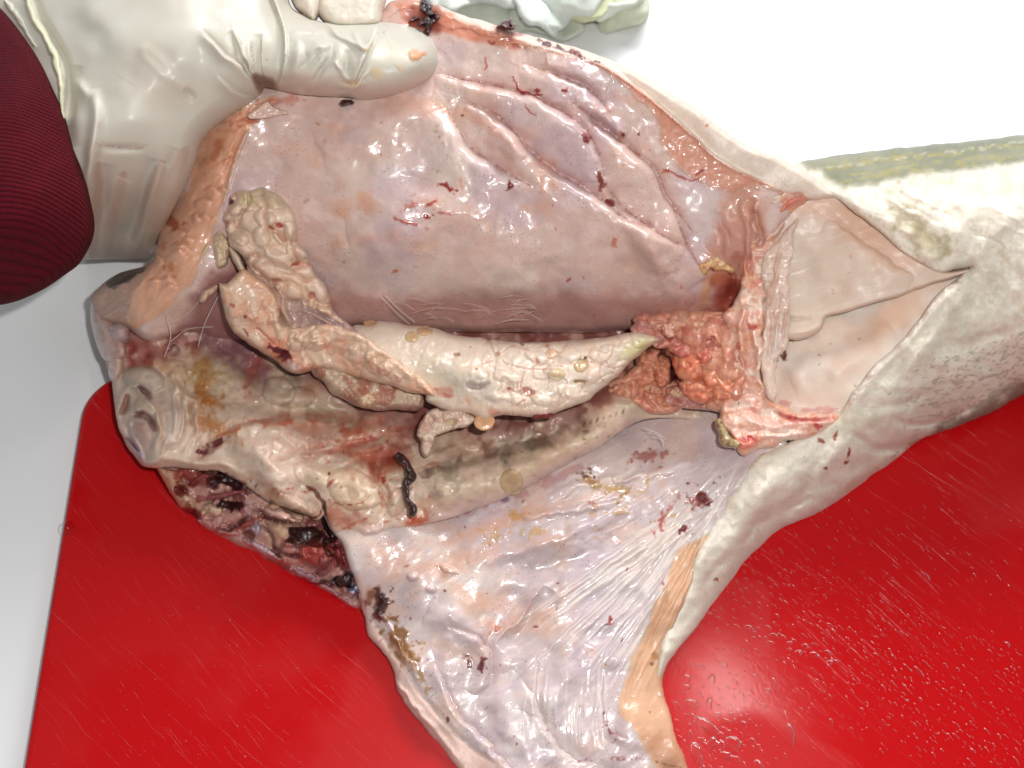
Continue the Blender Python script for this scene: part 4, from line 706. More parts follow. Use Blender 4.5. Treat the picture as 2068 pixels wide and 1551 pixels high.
for x, y, rx, ry, an, cc, a, h in ((1185, 279, 7, 9, -15, (120, 20, 20), .95, 1.2), (1214, 366, 6, 14, -10, (120, 30, 22), .85, .8), (1233, 410, 9, 5, 40, (110, 25, 18), .85, .5), (905, 378, 16, 4, 25, (140, 30, 20), .9, .4), (1032, 375, 6, 5, 0, (110, 20, 20), .9, .5), (868, 412, 12, 4, -20, (165, 60, 45), .8, .3), (860, 437, 8, 4, 10, (150, 30, 25), .9, .4), (820, 448, 26, 3.5, 15, (175, 60, 45), .7, .2), (835, 415, 14, 4, -20, (190, 80, 60), .5, .2),
   (895, 430, 14, 3, 5, (180, 70, 55), .6, .2), (1142, 183, 5, 4, 0, (130, 20, 20), .9, .5), (1258, 273, 4, 4, 0, (110, 20, 20), .9, .4), (1290, 272, 3, 3, 0, (120, 30, 30), .8, .3), (1085, 182, 5, 4, 0, (140, 30, 25), .8, .3), (994, 88, 7, 4, 0, (140, 40, 30), .7, .2), (933, 233, 3, 3, 0, (120, 40, 40), .8, .2), (1148, 565, 7, 3, -30, (170, 70, 50), .7, .2), (797, 548, 6, 3, 0, (190, 90, 60), .6, .2), (1240, 490, 5, 8, 20, (200, 110, 80), .7, .2), (1345, 345, 6, 5, 0, (190, 80, 50), .7, .3), (1160, 105, 8, 4, 20, (120, 40, 40), .7, .2)):
    p.blob(x, y, rx, ry, an, c=rgb(*cc), a=a, rag=.7, soft=.4, h=h)
p.line([(1040, 150), (1044, 178), (1060, 185), (1080, 190), (1095, 195)], 2.6, rgb(150, 30, 30), .85, wob=5, h=.3); p.line([(1060, 205), (1068, 225), (1085, 232)], 1.8, rgb(180, 60, 60), .7, wob=3); p.line([(1420, 355), (1400, 365), (1360, 350), (1340, 340)], 2.5, rgb(160, 50, 40), .7, wob=4); p.line([(1424, 340), (1408, 352)], 2.5, rgb(150, 40, 35), .8)
p.line([(980, 118), (985, 130), (978, 142)], 2, rgb(190, 100, 80), .8); p.line([(930, 350), (936, 400), (948, 440)], 4, rgb(228, 170, 150), .5, brk=.4)
p.specks(34, rgb(185, 80, 60), (1, 2.0), (820, 1500, 180, 640), a=.6, seed=33, elong=3); p.specks(20, rgb(160, 100, 70), (1.5, 3.5), (560, 900, 240, 560), a=.4, seed=34)
p.billow(60, -0.5, seed=150, mask=ss(680, 1080, p.x)*ss(600, 480, p.y)*ss(1350, 1200, p.x)*(p.zn == 0), warp=20)
p.relief(70, 2.0, 2, seed=151); p.relief(20, 0.28, 2, seed=152)
p.relief(26, 0.9, 4, seed=154, mask=(p.zn == 1)*1.0); p.relief(14, 0.8, 2, seed=155, mask=(p.zn == 3)*1.0, sx=.4, ang=-0.9)
p.build(['far_flap_lining', 'far_flap_flesh', 'rim_skin', 'cut_wall', 'head_skin'], [M['lining'], M['flesh'], M['skin'], M['flesh'], M['skin']], fish, skirt=16, labels=['glossy pink lining of the far belly flap with deep folds', None, None, 'thick salmon coloured cut edge of the body wall', None])
# ragged membrane scrap near the thumb
p = Patch([(498, 236), (515, 220), (538, 204), (552, 215), (584, 228), (560, 234), (530, 240), (505, 240)], [(500, 236, 112), (540, 205, 114), (584, 228, 112), (530, 238, 110)], rgb(226, 200, 190), edge=(3, 1), seed=19); p.relief(12, 1, 3, seed=1)
p.build(['membrane_scrap'], [M['strand']], fish, skirt=1)

# ---- head-end lobes at the far left
for i, (o_, z0, cc) in enumerate((([(186, 600), (205, 590), (225, 640), (250, 680), (255, 720), (225, 735), (205, 720), (190, 680), (182, 640)], 44, (196, 160, 150)), ([(215, 662), (240, 652), (262, 664), (262, 690), (245, 700), (222, 690)], 50, (188, 168, 172)), ([(228, 695), (246, 705), (252, 740), (240, 775), (226, 770), (218, 740)], 42, (206, 182, 168)))):
    x, y = np.mean(o_, 0); p = Patch(o_, [(o_[0][0], o_[0][1], z0), (o_[2][0], o_[2][1], z0+1), (o_[-2][0], o_[-2][1], z0-6), (x, y, z0+2)], rgb(*cc), edge=(18, 10), seed=20+i, jag=1)
    p.relief(18, 1.2, 3, seed=i+160); p.tint(20, rgb(226, 206, 200), .5, 0, .5, seed=i+165); p.tint(16, rgb(170, 110, 100), .4, .1, .5, seed=i+168)
    p.build(['head_lobe'], [M['septum']], fish, skirt=10)

# ---- septum of torn connective tissue between cavity and tail
p = Patch([(1500, 470), (1512, 430), (1530, 405), (1560, 386), (1600, 380), (1645, 392), (1625, 412), (1590, 440), (1590, 462), (1572, 490), (1565, 540), (1556, 580), (1560, 620), (1560, 660), (1548, 700), (1540, 740), (1548, 785), (1575, 815), (1620, 828), (1660, 830), (1700, 838), (1680, 858), (1640, 880), (1600, 892), (1565, 902), (1530, 906), (1500, 918), (1484, 896), (1468, 868), (1450, 850), (1455, 810), (1480, 780), (1475, 735), (1462, 700), (1470, 670), (1462, 640), (1482, 610), (1496, 570), (1502, 520)],
 [(1530, 400, 93), (1640, 390, 92), (1590, 440, 84), (1510, 460, 84), (1560, 540, 74), (1510, 540, 74), (1550, 640, 66), (1480, 640, 64), (1540, 740, 58), (1480, 740, 58), (1480, 820, 52), (1560, 810, 52), (1680, 845, 54), (1600, 870, 54), (1500, 900, 52)], rgb(236, 192, 176), edge=(12, 5), jag=5.0, seed=12)
p.tint(40, rgb(215, 130, 118), .5, .1, .5, seed=171); p.tint(34, rgb(246, 228, 216), .85, .0, .4, seed=172); p.tint(20, rgb(232, 160, 120), .5, .1, .5, seed=173)
for pts, w, h, cc in (([(1520, 590), (1510, 640), (1530, 690), (1535, 760), (1560, 810)], 7, 4, (236, 216, 204)), ([(1500, 600), (1495, 660), (1500, 720)], 7, 3.5, (230, 180, 160)), ([(1545, 600), (1548, 660), (1545, 710)], 6, -3, (190, 130, 110)), ([(1530, 480), (1560, 470), (1600, 430)], 6, 3, (236, 200, 190)), ([(1520, 420), (1540, 450), (1560, 460)], 5, -3, (170, 70, 56)), ([(1510, 500), (1520, 560)], 6, -2, (200, 120, 100)),
  ([(1490, 840), (1540, 860), (1600, 855), (1680, 845)], 10, 3, (240, 206, 200)), ([(1500, 880), (1560, 880), (1630, 870)], 8, 2.5, (244, 222, 214)), ([(1560, 830), (1620, 845), (1690, 842)], 4, -2.5, (196, 80, 80)), ([(1470, 870), (1500, 900), (1540, 880)], 8, 2, (210, 110, 90)), ([(1535, 440), (1540, 470), (1530, 500)], 6, -4, (186, 92, 70)), ([(1560, 440), (1600, 410), (1630, 398)], 5, 2, (220, 120, 110)), ([(1580, 470), (1610, 440), (1630, 415)], 3, -2, (190, 80, 76))):
    p.ridge(pts, w, h, c=rgb(*cc), a=.8, wob=5)
for x, y, cc in ((1500, 890, (190, 70, 60)), (1514, 884, (200, 60, 50)), (1600, 848, (190, 70, 70)), (1650, 860, (190, 60, 56)), (1520, 660, (190, 70, 60)), (1490, 700, (205, 110, 90))): p.blob(x, y, 9, 5, 30, c=rgb(*cc), a=.8, rag=.6)
p.billow(34, 2.0, seed=175, warp=14, sx=.8); p.relief(16, 1.0, 2, seed=176)
p.build(['torn_septum'], [M['septum']], fish, skirt=14, labels=['ragged pink connective tissue between cavity and tail'])
p = Patch([(1540, 530), (1566, 492), (1590, 462), (1612, 440), (1606, 480), (1598, 540), (1590, 600), (1596, 650), (1590, 700), (1570, 730), (1572, 790), (1560, 810), (1540, 780), (1534, 720), (1544, 640)], [(1566, 492, 81), (1612, 440, 87), (1590, 600, 72.5), (1545, 600, 71), (1590, 700, 62.5), (1550, 780, 58), (1570, 730, 60)], rgb(224, 202, 190), edge=(12, 1.2), jag=5, seed=75)
for k in range(14):
    R3 = np.random.RandomState(k+70); x = R3.uniform(1545, 1590); y = R3.uniform(520, 720); p.ridge([(x+8, y-34), (x, y), (x-4, y+44)], 3, R3.uniform(-1.2, 1.4), c=rgb(*(((236, 220, 210), (196, 140, 124))[k % 2])), a=.5, wob=4)
p.relief(16, 1.0, 2, seed=5)
p.build(['septum_membrane'], [M['septum']], fish, skirt=.6)
# dark pit and small yellow tags
p = Patch(ribbon([(1452, 850, .6), (1462, 880, 1), (1490, 895, .8)], 13, .5, 3), [(1452, 850, 56), (1462, 880, 55), (1490, 895, 55), (1440, 880, 54)], rgb(176, 164, 120), edge=(8, 4), seed=3); p.relief(9, 1.6, 3, seed=2); p.tint(14, rgb(120, 80, 50), .6, 0, .4, seed=3)
p.build(['yellow_scrap'], [M['fat']], fish, skirt=2)
p = Patch(ribbon([(1412, 545, .8), (1432, 530, 1), (1460, 540, .8), (1480, 548, .5)], 13, .6, 4), [(1412, 545, 74), (1432, 530, 76), (1460, 540, 75), (1480, 560, 72)], rgb(214, 170, 120), edge=(6, 3), seed=4); p.relief(8, 1.6, 3, seed=2); p.tint(10, rgb(240, 220, 190), .7, 0, .4, seed=4)
p.build(['yellow_scrap'], [M['fat']], fish, skirt=2)

# ---- fatty mass by the vent end
p = Patch([(1285, 672), (1300, 640), (1340, 632), (1400, 630), (1460, 632), (1500, 650), (1510, 720), (1505, 780), (1490, 830), (1440, 832), (1400, 815), (1370, 830), (1330, 838), (1280, 820), (1230, 815), (1215, 790), (1250, 760), (1290, 730), (1310, 705), (1335, 690)],
 [(1290, 660, 55), (1400, 640, 58), (1490, 650, 60), (1500, 780, 55), (1440, 825, 46), (1360, 830, 40), (1240, 800, 38), (1300, 720, 46), (1350, 740, 42), (1420, 740, 54), (1365, 790, 40), (1300, 790, 42)], rgb(218, 154, 132), edge=(14, 6), jag=4, seed=76)
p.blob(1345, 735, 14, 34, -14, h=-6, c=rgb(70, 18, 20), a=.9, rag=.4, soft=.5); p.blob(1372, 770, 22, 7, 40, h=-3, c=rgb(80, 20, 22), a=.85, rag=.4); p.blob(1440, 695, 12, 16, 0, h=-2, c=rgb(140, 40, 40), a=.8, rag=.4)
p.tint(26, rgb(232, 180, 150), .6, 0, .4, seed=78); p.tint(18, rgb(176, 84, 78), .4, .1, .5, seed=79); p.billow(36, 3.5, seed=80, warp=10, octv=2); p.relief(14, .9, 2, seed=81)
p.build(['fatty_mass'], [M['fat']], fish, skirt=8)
# ---- fatty lumps on it
lump_rng = np.random.RandomState(4)
LUMPS = [(1330, 655, 46, 22, 5, 58, (190, 120, 108)), (1300, 668, 22, 18, 0, 60, (186, 120, 122)), (1390, 655, 40, 24, 0, 60, (212, 160, 138)), (1430, 668, 26, 30, 20, 60, (196, 100, 84)), (1370, 700, 26, 18, 30, 58, (180, 90, 86)), (1345, 688, 24, 16, 10, 59, (196, 128, 124)),
 (1395, 735, 36, 44, 0, 57, (224, 120, 84)), (1440, 745, 34, 46, 10, 57, (226, 128, 92)), (1468, 760, 26, 50, 0, 56, (226, 136, 100)), (1370, 745, 14, 26, 0, 56, (160, 56, 70)), (1410, 785, 40, 24, 20, 53, (216, 120, 88)), (1455, 800, 34, 24, 20, 52, (212, 128, 104)), (1425, 715, 18, 16, 0, 60, (214, 110, 90)),
 (1315, 730, 26, 26, 0, 48, (196, 120, 96)), (1300, 760, 30, 24, 20, 46, (198, 118, 92)), (1335, 745, 18, 30, 0, 47, (200, 120, 92)), (1275, 785, 30, 20, -10, 44, (206, 140, 116)), (1255, 765, 22, 16, 0, 44, (186, 116, 104)), (1300, 800, 26, 16, 0, 43, (190, 110, 84)), (1335, 805, 34, 26, 10, 43, (200, 116, 80)), (1325, 790, 10, 8, 0, 46, (216, 176, 150)), (1372, 792, 16, 10, 0, 48, (214, 184, 150)),
 (1235, 800, 24, 14, -20, 42, (180, 110, 92)), (1400, 808, 50, 16, 15, 46, (186, 130, 130)), (1350, 665, 14, 12, 0, 64, (214, 170, 160)), (1365, 770, 22, 16, 40, 44, (150, 60, 52)), (1486, 700, 18, 34, 0, 60, (216, 140, 118)), (1450, 700, 18, 14, 0, 58, (150, 40, 40))]
for i, (x, y, rx, ry, an, z, cc) in enumerate(LUMPS):
    cc = tuple(.72*a+.28*b for a, b in zip(cc, (226, 176, 156)))
    if (x, y) in ((1370, 745), (1365, 770), (1450, 700)): continue
    P_ = ell(x, y, rx*1.1, ry*1.1, an, .3, i); hh = min(rx, ry)*.13
    p = Patch(P_, lambda a, b, z=z: z-1.5+0*a, rgb(*cc), edge=(min(rx, ry)*.95, hh*1.3+2), jag=3.5, seed=30+i)
    p.relief(min(rx, ry)*.8, 2.6, 2, seed=180+i); p.billow(26, 2.2, seed=190+i, warp=8, octv=2)
    p.tint(18, rgb(180, 80, 74), .35, .15, .6, seed=i+200); p.tint(14, rgb(240, 184, 150), .5, .1, .5, seed=i+230)
    p.build(['fatty_lump'], [M['fat']], fish, skirt=6)

# ---- milt: the pale lobes
milt = fish
# crinkled far lobe
p = Patch([(462, 398), (478, 388), (500, 386), (520, 376), (545, 382), (562, 396), (578, 410), (590, 425), (598, 450), (600, 490), (612, 505), (622, 520), (630, 545), (640, 560), (655, 575), (668, 600), (674, 625), (690, 645), (705, 665), (720, 690), (735, 712), (700, 700), (680, 690), (650, 675), (620, 665), (585, 660), (575, 640), (562, 610), (550, 585), (528, 560), (512, 548), (498, 535), (480, 510), (465, 500), (458, 470), (450, 445), (455, 420)],
 [(462, 398, 93), (545, 380, 96), (598, 450, 92), (460, 470, 86), (530, 470, 92), (620, 520, 80), (530, 550, 76), (600, 560, 76), (670, 610, 66), (580, 640, 62), (720, 690, 58), (640, 670, 58)], rgb(232, 210, 192), edge=(10, 6.5), jag=4, seed=14)
n = p.billow(44, 5.0, seed=211, warp=26, octv=2); k = (ss(.35, .1, n)*.55)[:, None]; p.C = p.C*(1-k)+rgb(196, 130, 106)*k
p.tint(50, rgb(206, 196, 150), .9, -.5, .3, seed=212, mask=ss(430, 395, p.y)); p.tint(30, rgb(208, 188, 160), .4, 0, .5, seed=213, mask=ss(520, 480, p.y)); p.tint(26, rgb(232, 190, 160), .35, 0, .5, seed=214, mask=ss(520, 560, p.y))
for x, y, rx, ry, an, h in ((535, 440, 26, 18, 30, 3), (475, 425, 14, 14, 0, 3.5), (505, 420, 12, 10, 0, 2.5), (530, 475, 20, 22, 0, 2.5), (585, 470, 14, 26, 0, 3.5), (560, 480, 6, 22, -40, 3), (485, 480, 20, 16, 20, 3), (560, 520, 30, 16, 30, 3), (600, 510, 26, 16, 30, 4), (540, 410, 36, 14, 15, 3), (590, 590, 24, 14, 20, 2.5), (640, 590, 24, 20, 40, 3), (560, 580, 8, 8, 0, 3.5), (495, 505, 24, 12, 40, 2.5), (520, 530, 20, 12, 40, 2), (655, 630, 14, 22, -30, 2)): p.blob(x, y, rx, ry, an, h=h, rag=.25)
for x, y, rx, ry, an, cc, a in ((564, 456, 8, 6, 20, (176, 70, 56), .9), (548, 460, 6, 3, 30, (170, 80, 66), .8), (462, 408, 7, 9, 30, (70, 14, 18), .95), (596, 533, 9, 3, -10, (180, 84, 60), .8), (630, 596, 7, 8, 0, (190, 110, 86), .7), (452, 452, 10, 8, 0, (180, 90, 30), .7), (560, 566, 12, 4, 5, (170, 100, 80), .6)):
    p.blob(x, y, rx, ry, an, c=rgb(*cc), a=a, rag=.5, h=-1)
p.zone([(560, 615), (600, 610), (655, 635), (690, 655), (725, 700), (640, 680), (585, 665)], rgb(160, 132, 130), .85, 7, rag=5, h=-3)
p.relief(14, .6, 2, seed=215)
p.build(['milt_lobe'], [M['gonad']], milt, skirt=10, labels=['crinkled cream milt lobe with olive tip, lying up against the far flap'])
# small nodular side piece
p = Patch([(432, 470), (445, 464), (458, 478), (465, 500), (462, 530), (448, 545), (436, 540), (430, 510), (426, 490)], [(440, 466, 84), (462, 530, 78), (430, 500, 80)], rgb(220, 200, 172), edge=(12, 7), jag=2, seed=16); p.billow(16, 3, seed=218, warp=6)
p.build(['milt_lobe'], [M['gonad']], milt, skirt=6)
p = Patch(ribbon([(464, 500, .6), (476, 520, 1), (490, 545, .8)], 8, .2, 5), [(464, 500, 85), (476, 520, 83), (490, 545, 80), (470, 540, 80)], rgb(214, 196, 176), edge=(7, 4), seed=17); p.build(['milt_strand'], [M['gonad']], milt, skirt=3)
p = Patch(ribbon([(408, 605, 1), (418, 592, 1), (430, 585, 1.1), (441, 578, .7)], 9, .3, 6), [(408, 605, 66), (430, 585, 68), (441, 578, 69), (420, 610, 65)], rgb(208, 178, 158), edge=(8, 5), seed=18, jag=1.5); p.relief(9, 1, 2, seed=3); p.build(['milt_scrap'], [M['gonad']], milt, skirt=3)
p = Patch(ribbon([(405, 522, .5), (412, 508, 1), (422, 492, .7)], 5, .2, 6), [(405, 522, 76), (412, 508, 78), (422, 492, 79), (400, 500, 77)], rgb(214, 206, 164), edge=(4, 3), seed=18); p.build(['milt_scrap'], [M['gonad']], milt, skirt=3)
# glassy membrane stretched between the two limbs
p = Patch([(500, 530), (560, 540), (640, 600), (700, 650), (750, 700), (700, 710), (600, 690), (540, 660), (510, 600)], [(500, 530, 78), (600, 560, 74), (700, 660, 62), (540, 650, 62), (750, 705, 60), (590, 640, 64)], rgb(172, 144, 142), edge=(6, 2), seed=77)
p.ridge([(530, 560), (560, 610), (585, 660)], 5, 2, c=rgb(214, 186, 166), a=.8); p.ridge([(600, 620), (660, 650), (710, 690)], 4, 1.6, c=rgb(206, 180, 170), a=.6); p.ridge([(570, 600), (575, 630), (590, 655)], 5, 2.2, c=rgb(214, 190, 170), a=.8); p.relief(14, .8, 3, seed=7); p.tint(20, rgb(214, 184, 170), .6, .1, .5, seed=8)
p.build(['milt_membrane'], [M['lining']], milt, skirt=6)
# near limb of the crinkled lobe
p = Patch([(440, 572), (458, 574), (476, 556), (492, 542), (512, 552), (530, 568), (552, 588), (566, 622), (572, 655), (600, 662), (640, 652), (680, 656), (712, 668), (752, 690), (790, 716), (826, 744), (864, 774), (880, 800), (850, 797), (800, 783), (740, 766), (690, 752), (650, 745), (622, 752), (600, 756), (575, 745), (545, 722), (510, 700), (480, 680), (462, 655), (450, 620)],
 [(460, 585, 80), (500, 550, 82), (545, 610, 74), (460, 650, 68), (520, 680, 63), (590, 670, 63), (600, 750, 52), (700, 690, 66), (780, 730, 67), (862, 790, 63), (720, 745, 56), (700, 765, 50), (510, 610, 76)], rgb(234, 208, 186), edge=(13, 6), jag=2.5, seed=21)
n = p.billow(36, 3.2, seed=221, warp=16, octv=2, mask=ss(470, 600, p.x)); k = (ss(.3, .1, n)*.4)[:, None]; p.C = p.C*(1-k)+rgb(206, 146, 120)*k
p.tint(30, rgb(232, 170, 140), .5, .1, .5, seed=222)
p.blob(570, 715, 34, 16, 38, c=rgb(206, 110, 76), a=.7, rag=.5, soft=.8); p.blob(560, 707, 14, 7, 20, c=rgb(90, 12, 22), a=.95, rag=.6); p.blob(574, 715, 18, 8, 35, c=rgb(84, 10, 20), a=.95, rag=.6); p.blob(610, 745, 40, 10, 20, c=rgb(200, 110, 84), a=.6, rag=.6, soft=.8); p.blob(500, 690, 30, 6, 35, c=rgb(206, 150, 130), a=.6)
for q_ in range(26):
    R2 = np.random.RandomState(900+q_); t_ = R2.rand(); p.blob(480+t_*370+R2.uniform(-20, 20), 610+t_*165+R2.uniform(-26, 26)*(1-.6*t_), R2.uniform(8, 20), R2.uniform(6, 13), R2.uniform(10, 60), h=R2.uniform(.8, 2.4), rag=.4, seed=q_)
p.blob(605, 690, 30, 20, 0, h=3.5); p.blob(640, 690, 30, 18, 0, h=3); p.blob(590, 740, 16, 10, 30, h=1, c=rgb(200, 196, 196), a=.6)
p.line([(490, 665), (500, 672), (503, 680)], 3, rgb(140, 60, 50), .8); p.line([(515, 665), (540, 680), (555, 695)], 2.5, rgb(190, 110, 90), .7, h=-.8); p.blob(495, 640, 4, 4, c=rgb(150, 50, 40)); p.blob(470, 617, 8, 4, 30, c=rgb(180, 90, 70), a=.7)
p.line([(660, 700), (740, 735), (850, 790)], 6, rgb(226, 160, 140), .5, brk=.5)
p.relief(14, .6, 2, seed=223)
p.build(['milt_lobe'], [M['gonad']], milt, skirt=12, labels=['bent near limb of the crinkled milt lobe with a dark blood spot'])
# brownish under-limb
p = Patch([(625, 738), (640, 728), (670, 735), (700, 750), (740, 762), (790, 772), (830, 782), (856, 792), (858, 812), (848, 828), (810, 828), (770, 832), (735, 826), (700, 812), (672, 795), (650, 772), (632, 760)], [(630, 745, 49), (700, 755, 51), (856, 800, 51), (740, 820, 47), (660, 790, 43), (780, 800, 47)], rgb(212, 192, 170), edge=(18, 9), jag=3, seed=23)
p.billow(26, 3.2, seed=231, warp=10); p.tint(26, rgb(168, 96, 80), .6, 0, .5, seed=232); p.zone([(640, 780), (700, 806), (780, 822), (850, 815), (850, 840), (700, 840)], rgb(176, 130, 124), .7, 10); p.blob(742, 808, 18, 16, 0, h=4, c=rgb(232, 206, 172), a=.9); p.blob(735, 790, 12, 8, 0, h=1, c=rgb(180, 110, 90), a=.7)
p.build(['milt_lobe'], [M['gonad']], milt, skirt=8, labels=['brownish knobbly milt limb tucked under the pale ones'])
# ruffled scrap hanging by the near edge
p = Patch([(852, 845), (862, 832), (880, 826), (905, 826), (940, 830), (962, 842), (950, 860), (925, 864), (900, 872), (880, 880), (876, 900), (868, 920), (856, 924), (848, 912), (850, 892), (842, 880), (846, 862)], [(852, 845, 50), (900, 826, 54), (960, 842, 54), (850, 900, 46), (870, 915, 45), (900, 860, 51)], rgb(226, 206, 190), edge=(7, 4), jag=3, seed=24)
p.billow(22, 3.5, seed=234, warp=10); p.blob(910, 852, 14, 7, 0, h=-2, c=rgb(200, 180, 140), a=.6); p.tint(16, rgb(200, 150, 140), .5, .1, .5, seed=235)
p.build(['milt_scrap'], [M['gonad']], milt, skirt=5, labels=['ruffled pale scrap hanging from the smooth lobe'])
# smooth main lobe
main_out = [(702, 672), (716, 658), (745, 656), (770, 648), (800, 650), (830, 658), (860, 660), (900, 670), (940, 680), (975, 682), (988, 690), (992, 686), (1040, 690), (1100, 690), (1150, 688), (1200, 684), (1240, 678), (1280, 672), (1310, 674), (1332, 686), (1310, 702), (1290, 718), (1272, 735), (1250, 757), (1225, 780), (1200, 800), (1180, 812), (1160, 820), (1130, 832), (1100, 842), (1060, 842), (1020, 838), (1000, 842), (985, 850), (965, 845), (950, 836), (920, 834), (890, 824), (862, 812), (858, 790), (850, 786), (820, 770), (800, 740), (770, 725), (745, 710), (725, 700)]
main_z = [(702, 672, 60), (800, 650, 61), (900, 670, 61), (1000, 690, 61), (1150, 688, 62), (1280, 672, 63), (1330, 686, 61), (760, 700, 66), (850, 720, 66), (950, 740, 66.5), (1050, 750, 67), (1150, 745, 67), (1240, 715, 65), (860, 790, 60), (950, 820, 62), (1050, 835, 61), (1150, 820, 61), (1220, 780, 60), (1000, 800, 66)]
p = Patch(main_out, main_z, rgb(230, 216, 202), edge=(16, 6), jag=2.0, seed=26)
vx = p.x+8*fbm(p.x, p.y, 30, 2, 5); vy = p.y+8*fbm(p.x, p.y, 30, 2, 6); nn = np.abs(fbm(vx, vy, 34, 1, 245)); crk = ss(.16, .0, nn)*ss(930, 1010, p.x); p.Z -= .6*crk; kk = (crk*.25)[:, None]; p.C = p.C*(1-kk)+rgb(206, 160, 140)*kk; p.Z += .7*np.sqrt(np.clip(nn, 0, 1))*ss(930, 1010, p.x)
p.tint(50, rgb(240, 214, 192), .6, 0, .5, seed=241); p.blob(900, 760, 70, 30, 10, c=rgb(212, 208, 190), a=.5, rag=.3, soft=.9); p.blob(960, 780, 50, 20, 20, c=rgb(190, 184, 176), a=.6, rag=.4, soft=.9); p.blob(1290, 700, 34, 14, -30, c=rgb(204, 200, 140), a=.7, rag=.3, soft=.8)
p.line([(862, 800), (920, 790), (960, 815), (1000, 835)], 12, rgb(206, 140, 122), .6, brk=.3, wob=4); p.line([(870, 785), (910, 800), (950, 822)], 5, rgb(170, 90, 80), .5, brk=.5)
p.fold([(990, 686), (992, 700), (1000, 715)], 6, 3, 1.6, c=rgb(170, 120, 90), a=.6); p.ridge([(850, 720), (900, 740), (960, 770)], 30, 2); p.ridge([(940, 775), (965, 782), (990, 772)], 6, -2.2, c=rgb(170, 150, 150), a=.6)
R_ = np.random.RandomState(3)
for k in range(7):   # thin cracked vessels
    x, y = R_.uniform(960, 1280), R_.uniform(700, 835); a = R_.uniform(0, 6.28); P_ = [(x, y)]
    for j in range(R_.randint(2, 5)): a += R_.uniform(-.9, .9); x += 13*math.cos(a); y += 9*math.sin(a); P_.append((x, y))
    p.line(P_, 1.4, rgb(206, 146, 130), R_.uniform(.3, .7), wob=2, h=-.45, taper=0)
for pts in ([(1240, 690), (1230, 720), (1210, 740), (1215, 765), (1235, 775)], [(1210, 735), (1240, 745), (1262, 738)], [(1010, 730), (1060, 745), (1100, 745), (1140, 750)], [(1060, 750), (1050, 790), (1065, 830)], [(1100, 790), (1110, 770), (1105, 755)], [(1000, 715), (1040, 700), (1080, 712)]):
    p.line(pts, 1.2, rgb(196, 126, 112), .5, wob=3, h=-.5)
for x, y, rx, ry, an, cc, a in ((925, 715, 6, 4, 0, (150, 110, 80), .8), (1055, 696, 6, 3, 40, (150, 110, 90), .8), (962, 745, 3, 3, 0, (160, 120, 90), .8), (1028, 785, 5, 4, 0, (170, 100, 80), .8), (1066, 790, 14, 7, 20, (190, 110, 96), .75), (1172, 770, 16, 3, 0, (140, 100, 60), .7), (1178, 735, 12, 10, 60, (176, 140, 90), .6), (1182, 722, 4, 3, 0, (60, 70, 50), .8), (1105, 698, 5, 3, 0, (190, 130, 90), .7), (1085, 730, 8, 4, 70, (190, 110, 100), .6), (950, 700, 3, 2, 0, (190, 130, 110), .6), (1005, 715, 5, 4, 0, (190, 150, 120), .6)):
    p.blob(x, y, rx, ry, an, c=rgb(*cc), a=a, rag=.5, soft=.4, h=-.5)
for x, y, rx, ry in ((1090, 720, 30, 12), (1150, 715, 26, 16), (1210, 720, 24, 14), (1150, 790, 30, 14), (1100, 810, 26, 12), (1050, 810, 22, 10), (1200, 760, 20, 16), (1020, 760, 26, 12), (1120, 750, 20, 10), (1000, 800, 20, 10)): p.blob(x, y, rx, ry, 10, h=1.2, rag=.3)
p.relief(26, .9, 3, seed=243); p.relief(9, .25, 2, seed=244); LOBEP = p
lobe = p.build(['milt_lobe'], [M['gonad']], milt, skirt=12, labels=['smooth creamy white milt lobe with fine red vessels and round cysts'])[0]
# translucent cysts
for i, (x, y, rx, ry, z, cc, h) in enumerate(((832, 680, 11, 9, 64.5, (216, 184, 146), 2.2), (858, 668, 14, 8, 62.5, (218, 178, 138), 2.2), (748, 653, 12, 4, 61, (206, 160, 120), 1.5), (1124, 756, 16, 11, 69.5, (224, 208, 176), 2.2), (1114, 714, 10, 9, 67, (228, 192, 166), 2), (1172, 740, 11, 10, 68.5, (214, 190, 152), 2), (978, 852, 18, 15, 60, (224, 178, 140), 3.5), (1034, 972, 22, 24, 47, (204, 178, 142), 2.0))):
    p = Patch(ell(x, y, rx+3, ry+3, 0, .08, i), (lambda a, b, z=z: z+0*a) if i == 6 else (lambda a, b, i=i: on(FLOORP if i == 7 else LOBEP, a, b, .9)), rgb(*cc), edge=(min(rx, ry)+2, 1.2), step=1.6, seed=i)
    p.blob(x, y, rx*.55, ry*.55, 0, c=rgb(*cc)*.93, a=.6); p.relief(8, .25, 2, seed=250+i)
    p.build(['cyst'], [M['nodule']], fish, skirt=2.5, labels=['round translucent tan cyst on the pale organs' if i < 7 else 'flat tan cyst on the cavity floor'])
p = Patch(ribbon([(1078, 842, .7), (1090, 840, 1), (1104, 840, 1), (1116, 838, .7)], 6, .3, 2), lambda a, b: 60+0*a, rgb(130, 16, 22), edge=(6, 4), seed=3); p.relief(6, 1.2, 2, seed=9); p.build(['blood_clot'], [M['clot']], fish, skirt=2)

